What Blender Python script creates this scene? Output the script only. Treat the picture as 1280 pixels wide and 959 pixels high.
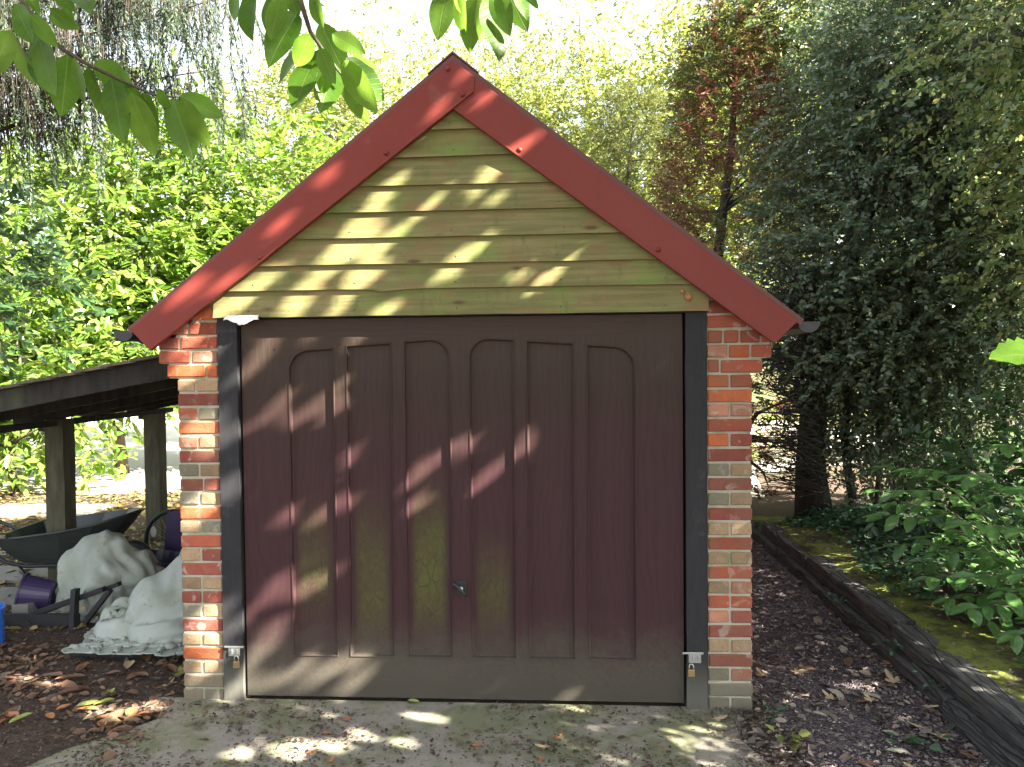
import bpy, bmesh, math, random
import numpy as np
from mathutils import Vector, Matrix, noise as mnoise

# ------------------------------------------------------------------ clear
for o in list(bpy.data.objects): bpy.data.objects.remove(o)
scene = bpy.context.scene
col = scene.collection
R = math.radians

# ------------------------------------------------------------------ camera
CAM = np.array([0.5325, -3.94, 1.7746])
YAW, PITCH, ROLL, FPX = 0.0639, -0.0242, -0.0101, 961.0
_f = np.array([-math.sin(YAW)*math.cos(PITCH), math.cos(YAW)*math.cos(PITCH), math.sin(PITCH)])
_r = np.array([math.cos(YAW), math.sin(YAW), 0.0]); _u = np.cross(_r, _f)
CR = _r*math.cos(ROLL) + _u*math.sin(ROLL); CU = -_r*math.sin(ROLL) + _u*math.cos(ROLL); CF = _f
cam_d = bpy.data.cameras.new('camera'); cam_o = bpy.data.objects.new('camera', cam_d); col.objects.link(cam_o)
cam_d.sensor_width = 36.0; cam_d.lens = FPX/1280*36.0; cam_d.clip_start = 0.05; cam_d.clip_end = 2000
cam_o.matrix_world = Matrix(((CR[0], CU[0], -CF[0], CAM[0]), (CR[1], CU[1], -CF[1], CAM[1]), (CR[2], CU[2], -CF[2], CAM[2]), (0, 0, 0, 1)))
scene.camera = cam_o

def facade(u, v, y=0.0):
    d = CF + CR*(u-640)/FPX + CU*(479.5-v)/FPX
    return CAM + d*(y-CAM[1])/d[1]
def on_ground(u, v, z=0.0):
    d = CF + CR*(u-640)/FPX + CU*(479.5-v)/FPX
    return CAM + d*(z-CAM[2])/d[2]

# ------------------------------------------------------------------ sky, sun, exposure
SUN = np.array([0.74, -0.32, 0.58]); SUN /= np.linalg.norm(SUN)
world = bpy.data.worlds.new('World'); scene.world = world; world.use_nodes = True
wn = world.node_tree.nodes; wl = world.node_tree.links; wn.clear()
sky = wn.new('ShaderNodeTexSky'); sky.sky_type = 'NISHITA'; sky.sun_disc = False
sky.sun_elevation = math.asin(SUN[2]); sky.sun_rotation = math.atan2(SUN[0], SUN[1])
sky.air_density = 1.0; sky.dust_density = 2.5; sky.ozone_density = 1.0
hs = wn.new('ShaderNodeHueSaturation'); hs.inputs['Saturation'].default_value = 0.38
bg = wn.new('ShaderNodeBackground'); bg.inputs['Strength'].default_value = 0.064
wo = wn.new('ShaderNodeOutputWorld')
wl.new(sky.outputs[0], hs.inputs['Color']); wl.new(hs.outputs[0], bg.inputs[0]); wl.new(bg.outputs[0], wo.inputs[0])
sd = bpy.data.lights.new('sun', 'SUN'); sd.energy = 5.0; sd.angle = R(0.42); sd.color = (1.0, 0.93, 0.80)
so = bpy.data.objects.new('sun', sd); col.objects.link(so); so.location = (12, -6, 12)
so.rotation_euler = Vector(-SUN).to_track_quat('-Z', 'Y').to_euler()
scene.view_settings.view_transform = 'Standard'; scene.view_settings.look = 'None'
scene.view_settings.gamma = 1.0; scene.view_settings.use_curve_mapping = False
scene.view_settings.exposure = 3.4
scene.render.engine = 'CYCLES'
scene.cycles.max_bounces = 8; scene.cycles.transparent_max_bounces = 8

# ------------------------------------------------------------------ node helpers
class Mat:
    def __init__(s, name):
        s.m = bpy.data.materials.new(name); s.m.use_nodes = True
        s.t = s.m.node_tree; s.n = s.t.nodes; s.l = s.t.links
        s.b = s.n['Principled BSDF']; s.out = s.n['Material Output']; s._pos = None
    def set(s, inp, v):
        if hasattr(v, 'is_output'): s.l.new(v, inp)
        else:
            if isinstance(v, tuple) and len(v) == 3 and inp.type == 'RGBA': v = v + (1,)
            inp.default_value = v
    def node(s, t, **kw):
        n = s.n.new(t)
        for k, v in kw.items(): setattr(n, k, v)
        return n
    def pos(s):
        if s._pos is None: s._pos = s.node('ShaderNodeNewGeometry')
        return s._pos.outputs['Position']
    def xyz(s):
        n = s.node('ShaderNodeSeparateXYZ'); s.l.new(s.pos(), n.inputs[0]); return n.outputs
    def objco(s): return s.node('ShaderNodeTexCoord').outputs['Object']
    def island(s): 
        s.pos(); return s._pos.outputs['Random Per Island']
    def objrand(s): return s.node('ShaderNodeObjectInfo').outputs['Random']
    def scaled(s, vec, sc, off=(0, 0, 0)):
        n = s.node('ShaderNodeMapping'); s.l.new(vec, n.inputs['Vector']); n.inputs['Scale'].default_value = sc; n.inputs['Location'].default_value = off
        return n.outputs[0]
    def noise(s, scale, vec=None, detail=4, rough=0.55, dist=0.0):
        n = s.node('ShaderNodeTexNoise'); s.l.new(vec if vec is not None else s.pos(), n.inputs['Vector'])
        n.inputs['Scale'].default_value = scale; n.inputs['Detail'].default_value = detail; n.inputs['Roughness'].default_value = rough; n.inputs['Distortion'].default_value = dist
        return n.outputs[0]
    def vor(s, scale, vec=None, feature='F1', out=0):
        n = s.node('ShaderNodeTexVoronoi', feature=feature); s.l.new(vec if vec is not None else s.pos(), n.inputs['Vector']); n.inputs['Scale'].default_value = scale
        return n.outputs[out]
    def wave(s, scale, vec=None, dist=4, det=2, dscale=1.0, dirn='X'):
        n = s.node('ShaderNodeTexWave', wave_type='BANDS', bands_direction=dirn); s.l.new(vec if vec is not None else s.pos(), n.inputs['Vector'])
        n.inputs['Scale'].default_value = scale; n.inputs['Distortion'].default_value = dist; n.inputs['Detail'].default_value = det; n.inputs['Detail Scale'].default_value = dscale
        return n.outputs['Fac'] if 'Fac' in n.outputs else n.outputs[1]
    def ramp(s, fac, pts, interp='LINEAR'):
        n = s.node('ShaderNodeValToRGB'); n.color_ramp.interpolation = interp; e = n.color_ramp.elements
        while len(e) < len(pts): e.new(0.5)
        for el, (p, c) in zip(e, pts): 
            el.position = p; el.color = (c, c, c, 1) if not isinstance(c, tuple) else c + (1,)
        s.l.new(fac, n.inputs[0]); return n.outputs[0]
    def math(s, op, a, b=0.0, c=0.0, clamp=False):
        n = s.node('ShaderNodeMath', operation=op); n.use_clamp = clamp
        for i, v in enumerate((a, b, c)): s.set(n.inputs[i], v)
        return n.outputs[0]
    def step(s, x, lo, hi):
        n = s.node('ShaderNodeMapRange', interpolation_type='SMOOTHSTEP'); s.set(n.inputs[0], x)
        n.inputs[1].default_value = lo; n.inputs[2].default_value = hi; return n.outputs[0]
    def mix(s, fac, a, b, mode='MIX'):
        n = s.node('ShaderNodeMix', data_type='RGBA', blend_type=mode); n.clamp_factor = True
        s.set(n.inputs[0], fac); s.set(n.inputs[6], a); s.set(n.inputs[7], b); return n.outputs[2]
    def bump(s, h, strength=0.5, dist=0.01):
        n = s.node('ShaderNodeBump'); n.inputs['Strength'].default_value = strength; n.inputs['Distance'].default_value = dist
        s.l.new(h, n.inputs['Height']); s.l.new(n.outputs[0], s.b.inputs['Normal']); return n.outputs[0]
    def fin(s, color, rough=0.7, metal=0.0, spec=0.5):
        s.set(s.b.inputs['Base Color'], color); s.set(s.b.inputs['Roughness'], rough); s.set(s.b.inputs['Metallic'], metal)
        s.set(s.b.inputs['Specular IOR Level'], spec); return s.m

# ------------------------------------------------------------------ materials
M = {}
def leaf_mat(name, cols, rough=0.4, trans=0.35, tcol=None, spec=0.5, spread=0.0):
    m = Mat(name); n = len(cols)
    c = m.ramp(m.island(), [(i/(n-1) if n > 1 else 0, k) for i, k in enumerate(cols)])
    if spread:
        c = m.mix(m.ramp(m.noise(0.9, detail=2), [(0.35, 0.0), (0.65, spread)]), c, tcol or cols[-1])
    m.fin(c, rough, 0, spec)
    tr = m.node('ShaderNodeBsdfTranslucent')
    hsv = m.node('ShaderNodeHueSaturation'); m.l.new(c, hsv.inputs['Color']); hsv.inputs['Value'].default_value = 1.7; hsv.inputs['Hue'].default_value = 0.485; hsv.inputs['Saturation'].default_value = 1.1
    m.l.new(hsv.outputs[0], tr.inputs['Color'])
    mx = m.node('ShaderNodeMixShader'); mx.inputs[0].default_value = trans
    m.l.new(m.b.outputs[0], mx.inputs[1]); m.l.new(tr.outputs[0], mx.inputs[2]); m.l.new(mx.outputs[0], m.out.inputs[0])
    return m.m
M['holly'] = leaf_mat('holly_leaf', [(0.065, 0.110, 0.070), (0.095, 0.145, 0.085), (0.12, 0.165, 0.088), (0.17, 0.195, 0.105)], 0.30, 0.28)
M['holly_light'] = leaf_mat('light_holly_leaf', [(0.10, 0.165, 0.070), (0.14, 0.205, 0.078), (0.18, 0.225, 0.08), (0.24, 0.25, 0.10)], 0.34, 0.36)
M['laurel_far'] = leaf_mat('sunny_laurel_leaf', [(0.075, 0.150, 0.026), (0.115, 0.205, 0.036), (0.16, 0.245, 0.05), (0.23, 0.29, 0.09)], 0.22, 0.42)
M['birch'] = leaf_mat('pale_birch_leaf', [(0.13, 0.19, 0.05), (0.19, 0.23, 0.06), (0.25, 0.26, 0.08)], 0.4, 0.5)
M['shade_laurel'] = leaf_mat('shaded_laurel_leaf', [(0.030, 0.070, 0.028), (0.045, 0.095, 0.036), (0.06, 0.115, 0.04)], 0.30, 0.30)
M['cypress'] = leaf_mat('cypress_frond', [(0.065, 0.095, 0.03), (0.10, 0.12, 0.035), (0.14, 0.14, 0.045)], 0.6, 0.3)
M['rust'] = leaf_mat('rusty_frond', [(0.15, 0.075, 0.045), (0.20, 0.105, 0.05), (0.165, 0.055, 0.042), (0.14, 0.11, 0.05)], 0.7, 0.2)
M['needle'] = leaf_mat('conifer_needle', [(0.045, 0.075, 0.050), (0.065, 0.095, 0.058), (0.09, 0.11, 0.055)], 0.6, 0.3)
M['ivy'] = leaf_mat('ivy_leaf', [(0.035, 0.085, 0.048), (0.055, 0.12, 0.062), (0.08, 0.15, 0.075)], 0.35, 0.22)
M['bigleaf'] = None

def veined_leaf(name, cols, trans, rough, spec=0.5):
    m = Mat(name); n = len(cols)
    c = m.ramp(m.objrand(), [(i/(n-1), k) for i, k in enumerate(cols)])
    tc = m.node('ShaderNodeTexCoord'); sx = m.node('ShaderNodeSeparateXYZ'); m.l.new(tc.outputs['UV'], sx.inputs[0])
    a = m.math('ABSOLUTE', m.math('SUBTRACT', sx.outputs[1], 0.5))
    mid = m.step(a, 0.03, 0.008)
    ph = m.math('FRACT', m.math('MULTIPLY', m.math('SUBTRACT', sx.outputs[0], m.math('MULTIPLY', a, 0.35)), 9.0))
    vein = m.math('MULTIPLY', m.step(m.math('ABSOLUTE', m.math('SUBTRACT', ph, 0.5)), 0.09, 0.0), 0.45)
    vm = m.math('MAXIMUM', mid, vein)
    blot = m.ramp(m.noise(18, detail=3), [(0.35, 0.75), (0.7, 1.15)])
    c = m.mix(1.0, c, blot, 'MULTIPLY')
    c = m.mix(m.math('MULTIPLY', vm, 0.45), c, (0.16, 0.20, 0.06))
    m.fin(c, rough, 0, spec)
    m.bump(m.math('SUBTRACT', 1.0, vm), 0.35, 0.002)
    tr = m.node('ShaderNodeBsdfTranslucent'); hv = m.node('ShaderNodeHueSaturation'); hv.inputs['Value'].default_value = 1.9; hv.inputs['Hue'].default_value = 0.485
    m.l.new(c, hv.inputs['Color']); m.l.new(hv.outputs[0], tr.inputs['Color'])
    mx = m.node('ShaderNodeMixShader'); mx.inputs[0].default_value = trans
    m.l.new(m.b.outputs[0], mx.inputs[1]); m.l.new(tr.outputs[0], mx.inputs[2]); m.l.new(mx.outputs[0], m.out.inputs[0])
    return m.m
M['bigleaf'] = veined_leaf('overhanging_leaf', [(0.060, 0.140, 0.014), (0.080, 0.175, 0.018), (0.11, 0.205, 0.025)], 0.55, 0.38, 0.25)
M['shrubleaf'] = veined_leaf('glossy_shrub_leaf', [(0.060, 0.145, 0.040), (0.085, 0.19, 0.05), (0.11, 0.23, 0.065)], 0.28, 0.26)

def bark(name, a, b, sc=6.0):
    m = Mat(name); v = m.scaled(m.pos(), (1, 1, 0.22)); n1 = m.noise(sc*3, v, 6, 0.65); n2 = m.noise(2.5, detail=3)
    c = m.mix(m.ramp(n1, [(0.35, 0.0), (0.65, 1.0)]), a, b); c = m.mix(m.math('MULTIPLY', m.step(n2, 0.5, 0.7), 0.5), c, (0.06, 0.075, 0.04))
    m.bump(n1, 0.8, 0.02); return m.fin(c, 0.9)
M['bark'] = bark('dark_bark', (0.022, 0.018, 0.015), (0.06, 0.05, 0.042))
M['bark_pale'] = bark('pale_bark', (0.12, 0.09, 0.07), (0.22, 0.18, 0.15))
M['twig'] = bark('brown_twig', (0.05, 0.035, 0.025), (0.11, 0.08, 0.055))
M['green_stem'] = bark('green_stem', (0.07, 0.09, 0.035), (0.10, 0.11, 0.05))

def brick_mat(name, base, alt, smear=0.25):
    m = Mat(name); r = m.objrand()
    off = m.node('ShaderNodeCombineXYZ'); m.l.new(m.math('MULTIPLY', r, 37.0), off.inputs[0])
    va = m.node('ShaderNodeVectorMath', operation='ADD'); m.l.new(m.pos(), va.inputs[0]); m.l.new(off.outputs[0], va.inputs[1]); p = va.outputs[0]
    n1 = m.noise(22, p, 4, 0.6); n2 = m.noise(90, p, 4, 0.7); n3 = m.noise(14, p, 3, 0.5, 0.6)
    c = m.mix(m.ramp(n1, [(0.38, 0.0), (0.66, 0.85)]), base, alt)
    c = m.mix(m.ramp(n2, [(0.30, 0.55), (0.45, 0.0)]), c, (0.09, 0.055, 0.04))
    c = m.mix(m.math('MULTIPLY', m.ramp(n3, [(0.60, 0.0), (0.66, 1.0)]), smear), c, (0.42, 0.39, 0.32))
    hz = m.node('ShaderNodeHueSaturation'); m.l.new(c, hz.inputs['Color']); m.l.new(m.math('MULTIPLY_ADD', r, 0.5, 0.75), hz.inputs['Value']); c = hz.outputs[0]
    c = m.mix(m.ramp(m.noise(3.2, detail=5, rough=0.7), [(0.45, 0.0), (0.68, 0.45)]), c, (0.16, 0.135, 0.085))
    z = m.xyz()[2]
    soil = m.math('MULTIPLY', m.step(m.math('ADD', z, m.math('MULTIPLY', n1, 0.16)), 0.30, 0.12), 0.75)
    c = m.mix(soil, c, (0.15, 0.135, 0.105))
    m.bump(m.math('ADD', n2, m.math('MULTIPLY', n1, 0.6)), 0.55, 0.006); return m.fin(c, 0.92, 0, 0.3)
M['brick_red'] = brick_mat('red_brick', (0.34, 0.085, 0.045), (0.27, 0.075, 0.05), 0.35)
M['brick_orange'] = brick_mat('orange_brick', (0.46, 0.125, 0.045), (0.38, 0.10, 0.045), 0.2)
M['brick_dark'] = brick_mat('dark_red_brick', (0.22, 0.058, 0.042), (0.27, 0.085, 0.06), 0.45)
M['brick_pink'] = brick_mat('pinkish_brick', (0.38, 0.18, 0.12), (0.34, 0.13, 0.075), 0.5)
M['brick_buff'] = brick_mat('buff_brick', (0.33, 0.235, 0.14), (0.27, 0.17, 0.10), 0.5)
M['brick_grey'] = brick_mat('grey_brick', (0.21, 0.185, 0.125), (0.15, 0.15, 0.115), 0.3)
m = Mat('mortar'); n1 = m.noise(120, detail=4); n2 = m.noise(7, detail=3)
c = m.mix(n1, (0.34, 0.31, 0.24), (0.46, 0.43, 0.35)); c = m.mix(m.step(n2, 0.45, 0.65), c, (0.27, 0.29, 0.18)); m.bump(n1, 0.8, 0.006); M['mortar'] = m.fin(c, 0.95, 0, 0.2)

m = Mat('red_painted_metal'); n1 = m.noise(3.0, detail=3); n2 = m.noise(160, detail=2); n4 = m.noise(45, m.scaled(m.pos(), (1, 1, 1)), 5, 0.7)
c = m.mix(n1, (0.175, 0.027, 0.020), (0.21, 0.035, 0.025)); c = m.mix(m.ramp(n2, [(0.72, 0.0), (0.78, 0.45)]), c, (0.30, 0.12, 0.09))
c = m.mix(m.ramp(n4, [(0.5, 0.0), (0.8, 0.4)]), c, (0.11, 0.05, 0.04)); st = m.noise(38, m.scaled(m.pos(), (1, 1, 0.10)), 4, 0.7); c = m.mix(m.ramp(st, [(0.54, 0.0), (0.72, 0.35)]), c, (0.10, 0.045, 0.038)); c = m.mix(m.math('MULTIPLY', m.step(m.noise(5.0, detail=5, rough=0.75), 0.60, 0.72), 0.25), c, (0.27, 0.13, 0.10))
m.bump(m.noise(1.8, detail=2), 0.12, 0.02); M['barge'] = m.fin(c, m.ramp(n4, [(0.3, 0.45), (0.7, 0.6)]), 0.0, 0.3)
m = Mat('red_roof_sheet'); n1 = m.noise(4, detail=4); c = m.mix(n1, (0.10, 0.03, 0.028), (0.16, 0.06, 0.05)); M['roof'] = m.fin(c, 0.55)
m = Mat('black_gutter'); c = m.mix(m.noise(30), (0.012, 0.013, 0.016), (0.03, 0.03, 0.033)); M['gutter'] = m.fin(c, 0.4)

m = Mat('green_stained_timber'); ob = m.objrand(); P = m.pos()
off = m.node('ShaderNodeCombineXYZ'); m.l.new(m.math('MULTIPLY', ob, 53.0), off.inputs[0]); m.l.new(m.math('MULTIPLY', ob, 9.0), off.inputs[2])
va = m.node('ShaderNodeVectorMath', operation='ADD'); m.l.new(P, va.inputs[0]); m.l.new(off.outputs[0], va.inputs[1]); p2 = va.outputs[0]
gr = m.noise(26, m.scaled(p2, (0.07, 1, 1.6)), 6, 0.62, 0.5); big = m.noise(1.7, m.scaled(p2, (1, 1, 2.6)), 4, 0.6)
kv = m.vor(2.7, m.scaled(p2, (1.0, 0.2, 3.2))); kn = m.step(kv, 0.13, 0.05); ring = m.step(m.math('ABSOLUTE', m.math('SUBTRACT', kv, 0.12)), 0.03, 0.0)
c = m.mix(m.ramp(big, [(0.34, 0.0), (0.66, 1.0)]), (0.155, 0.165, 0.055), (0.235, 0.195, 0.085))
c = m.mix(m.math('MULTIPLY', m.ramp(gr, [(0.40, 0.0), (0.60, 1.0)]), 0.62), c, (0.105, 0.105, 0.034))
c = m.mix(m.math('MULTIPLY', m.step(m.noise(3.1, p2, 3), 0.53, 0.68), 0.6), c, (0.15, 0.22, 0.045))
c = m.mix(m.math('MULTIPLY', m.step(m.noise(7.5, m.scaled(p2, (0.6, 1, 1.6)), 4, 0.6), 0.50, 0.66), 0.65), c, (0.20, 0.125, 0.055)); c = m.mix(m.math('MULTIPLY', m.step(m.noise(11, m.scaled(p2, (1.3, 1, 0.5)), 5, 0.7), 0.55, 0.70), 0.5), c, (0.085, 0.125, 0.03)); c = m.mix(m.math('MULTIPLY', kn, 0.9), c, (0.085, 0.05, 0.025)); c = m.mix(m.math('MULTIPLY', ring, 0.4), c, (0.14, 0.12, 0.045))
sp = m.vor(34, p2); c = m.mix(m.math('MULTIPLY', m.step(sp, 0.14, 0.05), 0.65), c, (0.045, 0.04, 0.02))
m.bump(m.math('ADD', gr, m.math('MULTIPLY', kn, -0.5)), 0.5, 0.004); M['board'] = m.fin(c, 0.78, 0, 0.35)

m = Mat('charcoal_painted_post'); v = m.scaled(m.pos(), (1, 1, 0.12)); n1 = m.noise(60, v, 5, 0.65); n2 = m.noise(6, detail=5, rough=0.7)
c = m.mix(n1, (0.014, 0.0145, 0.017), (0.034, 0.033, 0.036)); c = m.mix(m.math('MULTIPLY', m.step(n2, 0.56, 0.70), 0.35), c, (0.085, 0.09, 0.09))
z = m.xyz()[2]; c = m.mix(m.math('MULTIPLY', m.step(z, 0.32, 0.05), 0.8), c, (0.12, 0.115, 0.095))
m.bump(n1, 0.35, 0.004); M['post'] = m.fin(c, 0.7, 0, 0.25)

# the up-and-over door: maroon-brown wood-grain skin with algae and splash dirt
m = Mat('maroon_woodgrain_door'); X, Y, Z = m.xyz(); P = m.pos()
vg = m.scaled(P, (1, 1, 0.10)); hg = m.scaled(P, (0.10, 1, 1))
wv = m.wave(9, m.scaled(P, (1, 1, 0.22)), 22.0, 2, 0.55, 'X'); wh = m.wave(9, m.scaled(P, (0.22, 1, 1)), 22.0, 2, 0.55, 'Z')
rail = m.math('MULTIPLY', m.step(m.math('ABSOLUTE', X), 0.945, 0.940), m.math('MAXIMUM', m.step(Z, 1.915, 1.925), m.step(Z, 0.235, 0.225)))
grain = m.node('ShaderNodeMix', data_type='FLOAT'); m.l.new(rail, grain.inputs[0]); m.l.new(m.math('ADD', m.math('MULTIPLY', wv, 0.30), m.noise(80, vg, 5, 0.65, 0.4)), grain.inputs[2]); m.l.new(m.math('ADD', m.math('MULTIPLY', wh, 0.30), m.noise(80, hg, 5, 0.65, 0.4)), grain.inputs[3])
g = grain.outputs[0]
nb = m.noise(2.2, detail=4, rough=0.6); nf = m.noise(14, detail=5, rough=0.7); nff = m.noise(55, detail=4, rough=0.75)
c = m.mix(m.step(m.math('ADD', Z, m.math('MULTIPLY', nb, 0.5)), 1.35, 2.0), (0.046, 0.019, 0.022), (0.039, 0.024, 0.019))
c = m.mix(m.math('MULTIPLY', m.step(g, 0.80, 0.45), 0.32), c, (0.024, 0.013, 0.012))
c = m.mix(m.math('MULTIPLY', m.step(m.math('ADD', Z, m.math('MULTIPLY', nf, 0.35)), 1.75, 2.15), 0.22), c, (0.085, 0.065, 0.045))
def blob(cx, w, z0, z1, amp):
    gx = m.step(m.math('ABSOLUTE', m.math('SUBTRACT', X, cx)), w, w*0.45)
    gz = m.math('MULTIPLY', m.step(m.math('ADD', Z, m.math('MULTIPLY', nb, -0.25)), z0-0.12, z0+0.22), m.step(m.math('ADD', Z, m.math('MULTIPLY', nb, 0.45)), z1+0.45, z1-0.05))
    return m.math('MULTIPLY', m.math('MULTIPLY', gx, gz), amp)
al = blob(-0.467, 0.115, 0.22, 0.95, 0.8)
for a in ((-0.162, 0.115, 0.25, 1.05, 1.0), (0.172, 0.115, 0.25, 0.75, 0.75), (-0.775, 0.12, 0.35, 0.95, 0.6)): al = m.math('MAXIMUM', al, blob(*a))
crk = m.ramp(m.vor(15, m.scaled(P, (1.5, 1, 0.7)), 'DISTANCE_TO_EDGE'), [(0.0, 0.0), (0.07, 1.0)])
crk = m.math('MAXIMUM', crk, m.step(nf, 0.58, 0.46))
alg = m.math('MULTIPLY', al, m.ramp(nf, [(0.28, 0.35), (0.6, 1.0)]))
alg = m.math('MULTIPLY', alg, m.math('MULTIPLY_ADD', crk, 0.75, 0.25))
c = m.mix(alg, c, m.mix(nff, (0.050, 0.056, 0.016), (0.105, 0.105, 0.038)))
dz = m.math('ADD', Z, m.math('MULTIPLY', m.math('SUBTRACT', nf, 0.5), 0.30)); dz = m.math('ADD', dz, m.math('MULTIPLY', m.math('SUBTRACT', nb, 0.5), 0.25))
dirt = m.math('MULTIPLY', m.step(dz, 0.50, 0.16), 0.85)
c = m.mix(dirt, c, m.mix(nff, (0.050, 0.045, 0.033), (0.095, 0.086, 0.066)))
low = m.math('MULTIPLY', m.step(dz, 0.20, 0.06), m.ramp(nff, [(0.4, 0.0), (0.62, 0.7)])); c = m.mix(low, c, (0.055, 0.05, 0.042))
# dark scribbled cracks in the flaking coat near the left foot
sc1 = m.math('MULTIPLY', m.step(m.math('ABSOLUTE', m.math('SUBTRACT', X, -0.80)), 0.26, 0.05), m.step(m.math('ABSOLUTE', m.math('SUBTRACT', Z, 0.56)), 0.17, 0.03))
scr = m.math('MULTIPLY', m.step(m.math('ABSOLUTE', m.math('SUBTRACT', m.noise(24, detail=1.5, dist=1.4), 0.5)), 0.035, 0.008), sc1); c = m.mix(m.math('MULTIPLY', scr, 0.8), c, (0.035, 0.02, 0.016))
hb = m.math('ADD', m.math('MULTIPLY', g, m.math('MULTIPLY_ADD', m.step(Z, 1.3, 1.95), 0.75, 0.12)), m.math('MULTIPLY', nff, m.math('MULTIPLY_ADD', dirt, 0.8, 0.1)))
m.bump(hb, 0.55, 0.004)
rg = m.math('ADD', m.math('MULTIPLY_ADD', m.math('MAXIMUM', dirt, alg), 0.4, 0.42), m.math('MULTIPLY', nf, 0.12)); M['door'] = m.fin(c, m.math('ADD', rg, 0.10), 0, 0.22)

def plain(name, a, b, rough=0.6, metal=0.0, sc=20, bump=0.0, spec=0.5):
    m = Mat(name); n = m.noise(sc, detail=4, rough=0.65); c = m.mix(n, a, b)
    if bump: m.bump(n, bump, 0.005)
    return m.fin(c, rough, metal, spec)
M['steel'] = plain('dull_steel', (0.42, 0.42, 0.40), (0.60, 0.60, 0.58), 0.42, 0.8, 60)
M['brass'] = plain('tarnished_brass', (0.30, 0.21, 0.09), (0.42, 0.32, 0.16), 0.45, 0.7, 60)
M['black_plastic'] = plain('black_plastic', (0.012, 0.016, 0.020), (0.022, 0.028, 0.034), 0.38)
M['tray'] = plain('dark_barrow_tray', (0.018, 0.026, 0.026), (0.045, 0.052, 0.045), 0.45, 0, 9)
M['rubber'] = plain('black_rubber', (0.016, 0.022, 0.024), (0.035, 0.045, 0.045), 0.6)
M['purple'] = plain('purple_plastic', (0.040, 0.026, 0.085), (0.060, 0.042, 0.115), 0.42, 0, 8)
M['navy'] = plain('navy_plastic', (0.012, 0.010, 0.035), (0.025, 0.022, 0.06), 0.35, 0, 8)
M['white_plastic'] = plain('white_plastic', (0.70, 0.70, 0.70), (0.82, 0.82, 0.80), 0.4, 0, 12)
M['blue'] = plain('blue_plastic', (0.02, 0.12, 0.55), (0.03, 0.16, 0.65), 0.35)
M['old_timber'] = bark('weathered_dark_timber', (0.012, 0.011, 0.010), (0.034, 0.030, 0.025), 5)
M['mossy_timber'] = bark('mossy_roof_board', (0.05, 0.045, 0.03), (0.15, 0.125, 0.085), 5)
M['post_timber'] = bark('green_grey_timber_post', (0.055, 0.052, 0.030), (0.11, 0.105, 0.065), 5)
M['black_timber'] = plain('black_stained_timber', (0.010, 0.011, 0.014), (0.028, 0.028, 0.030), 0.7, 0, 30, 0.4)
m = Mat('grey_weathered_sleeper'); v = m.scaled(m.pos(), (1, 0.10, 1)); n1 = m.noise(42, v, 6, 0.68); n2 = m.noise(5, detail=4)
c = m.mix(m.ramp(n1, [(0.34, 0), (0.68, 1)]), (0.022, 0.022, 0.023), (0.095, 0.09, 0.083)); c = m.mix(m.math('MULTIPLY', m.step(n2, 0.58, 0.70), 0.35), c, (0.075, 0.095, 0.03))
ck = m.vor(9, m.scaled(m.pos(), (1.6, 0.13, 2.6)), 'DISTANCE_TO_EDGE'); cr = m.step(ck, 0.05, 0.0); c = m.mix(m.math('MULTIPLY', cr, 0.85), c, (0.008, 0.008, 0.008)); m.bump(m.math('SUBTRACT', n1, m.math('MULTIPLY', cr, 1.2)), 0.9, 0.02); M['sleeper'] = m.fin(c, 0.85)
M['flag'] = plain('grey_flagstone', (0.17, 0.16, 0.145), (0.27, 0.255, 0.235), 0.9, 0, 14, 0.4)
M['drive'] = plain('pale_gravel_drive', (0.40, 0.37, 0.32), (0.58, 0.55, 0.50), 0.95, 0, 30, 0.4)
# woven sack
m = Mat('woven_white_sack'); n1 = m.noise(5, detail=4); uvx = m.node('ShaderNodeTexCoord').outputs['UV']
w1 = m.wave(240, uvx, 0.3, 0, 1, 'X'); w2 = m.wave(240, uvx, 0.3, 0, 1, 'Y')
c = m.mix(m.math('MULTIPLY', m.step(n1, 0.42, 0.70), 0.7), (0.50, 0.54, 0.49), (0.36, 0.40, 0.29)); c = m.mix(m.math('MULTIPLY', m.step(m.noise(26, detail=3), 0.60, 0.72), 0.55), c, (0.20, 0.18, 0.12))
m.bump(m.math('ADD', m.math('ADD', w1, w2), m.math('MULTIPLY', m.noise(18, detail=3), 2.0)), 0.35, 0.004); M['sack'] = m.fin(c, 0.45)
tr = m.node('ShaderNodeBsdfTranslucent'); tr.inputs['Color'].default_value = (0.55, 0.62, 0.52, 1); mx = m.node('ShaderNodeMixShader'); mx.inputs[0].default_value = 0.18
m.l.new(m.b.outputs[0], mx.inputs[1]); m.l.new(tr.outputs[0], mx.inputs[2]); m.l.new(mx.outputs[0], m.out.inputs[0])

# ground materials
m = Mat('dark_leafy_soil'); n1 = m.noise(3, detail=5, rough=0.65); n2 = m.noise(45, detail=6, rough=0.75); vo = m.vor(70, out=1)
c = m.mix(m.ramp(n2, [(0.3, 0.0), (0.7, 1.0)]), (0.050, 0.036, 0.029), (0.15, 0.11, 0.082)); c = m.mix(m.math('MULTIPLY', m.step(n1, 0.48, 0.66), 0.45), c, (0.13, 0.075, 0.045))
gg = m.math('MULTIPLY', m.step(m.noise(0.35, detail=3), 0.42, 0.58), m.step(m.xyz()[1], 7.0, 13.0)); c = m.mix(gg, c, (0.10, 0.14, 0.04))
m.bump(n2, 1.0, 0.03); M['soil'] = m.fin(c, 0.95, 0, 0.2)
m = Mat('dark_gravel_path'); vd = m.vor(95); vc = m.vor(95, out=1); n2 = m.noise(4, detail=4)
bw = m.node('ShaderNodeSeparateColor'); m.l.new(vc, bw.inputs[0])
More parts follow.
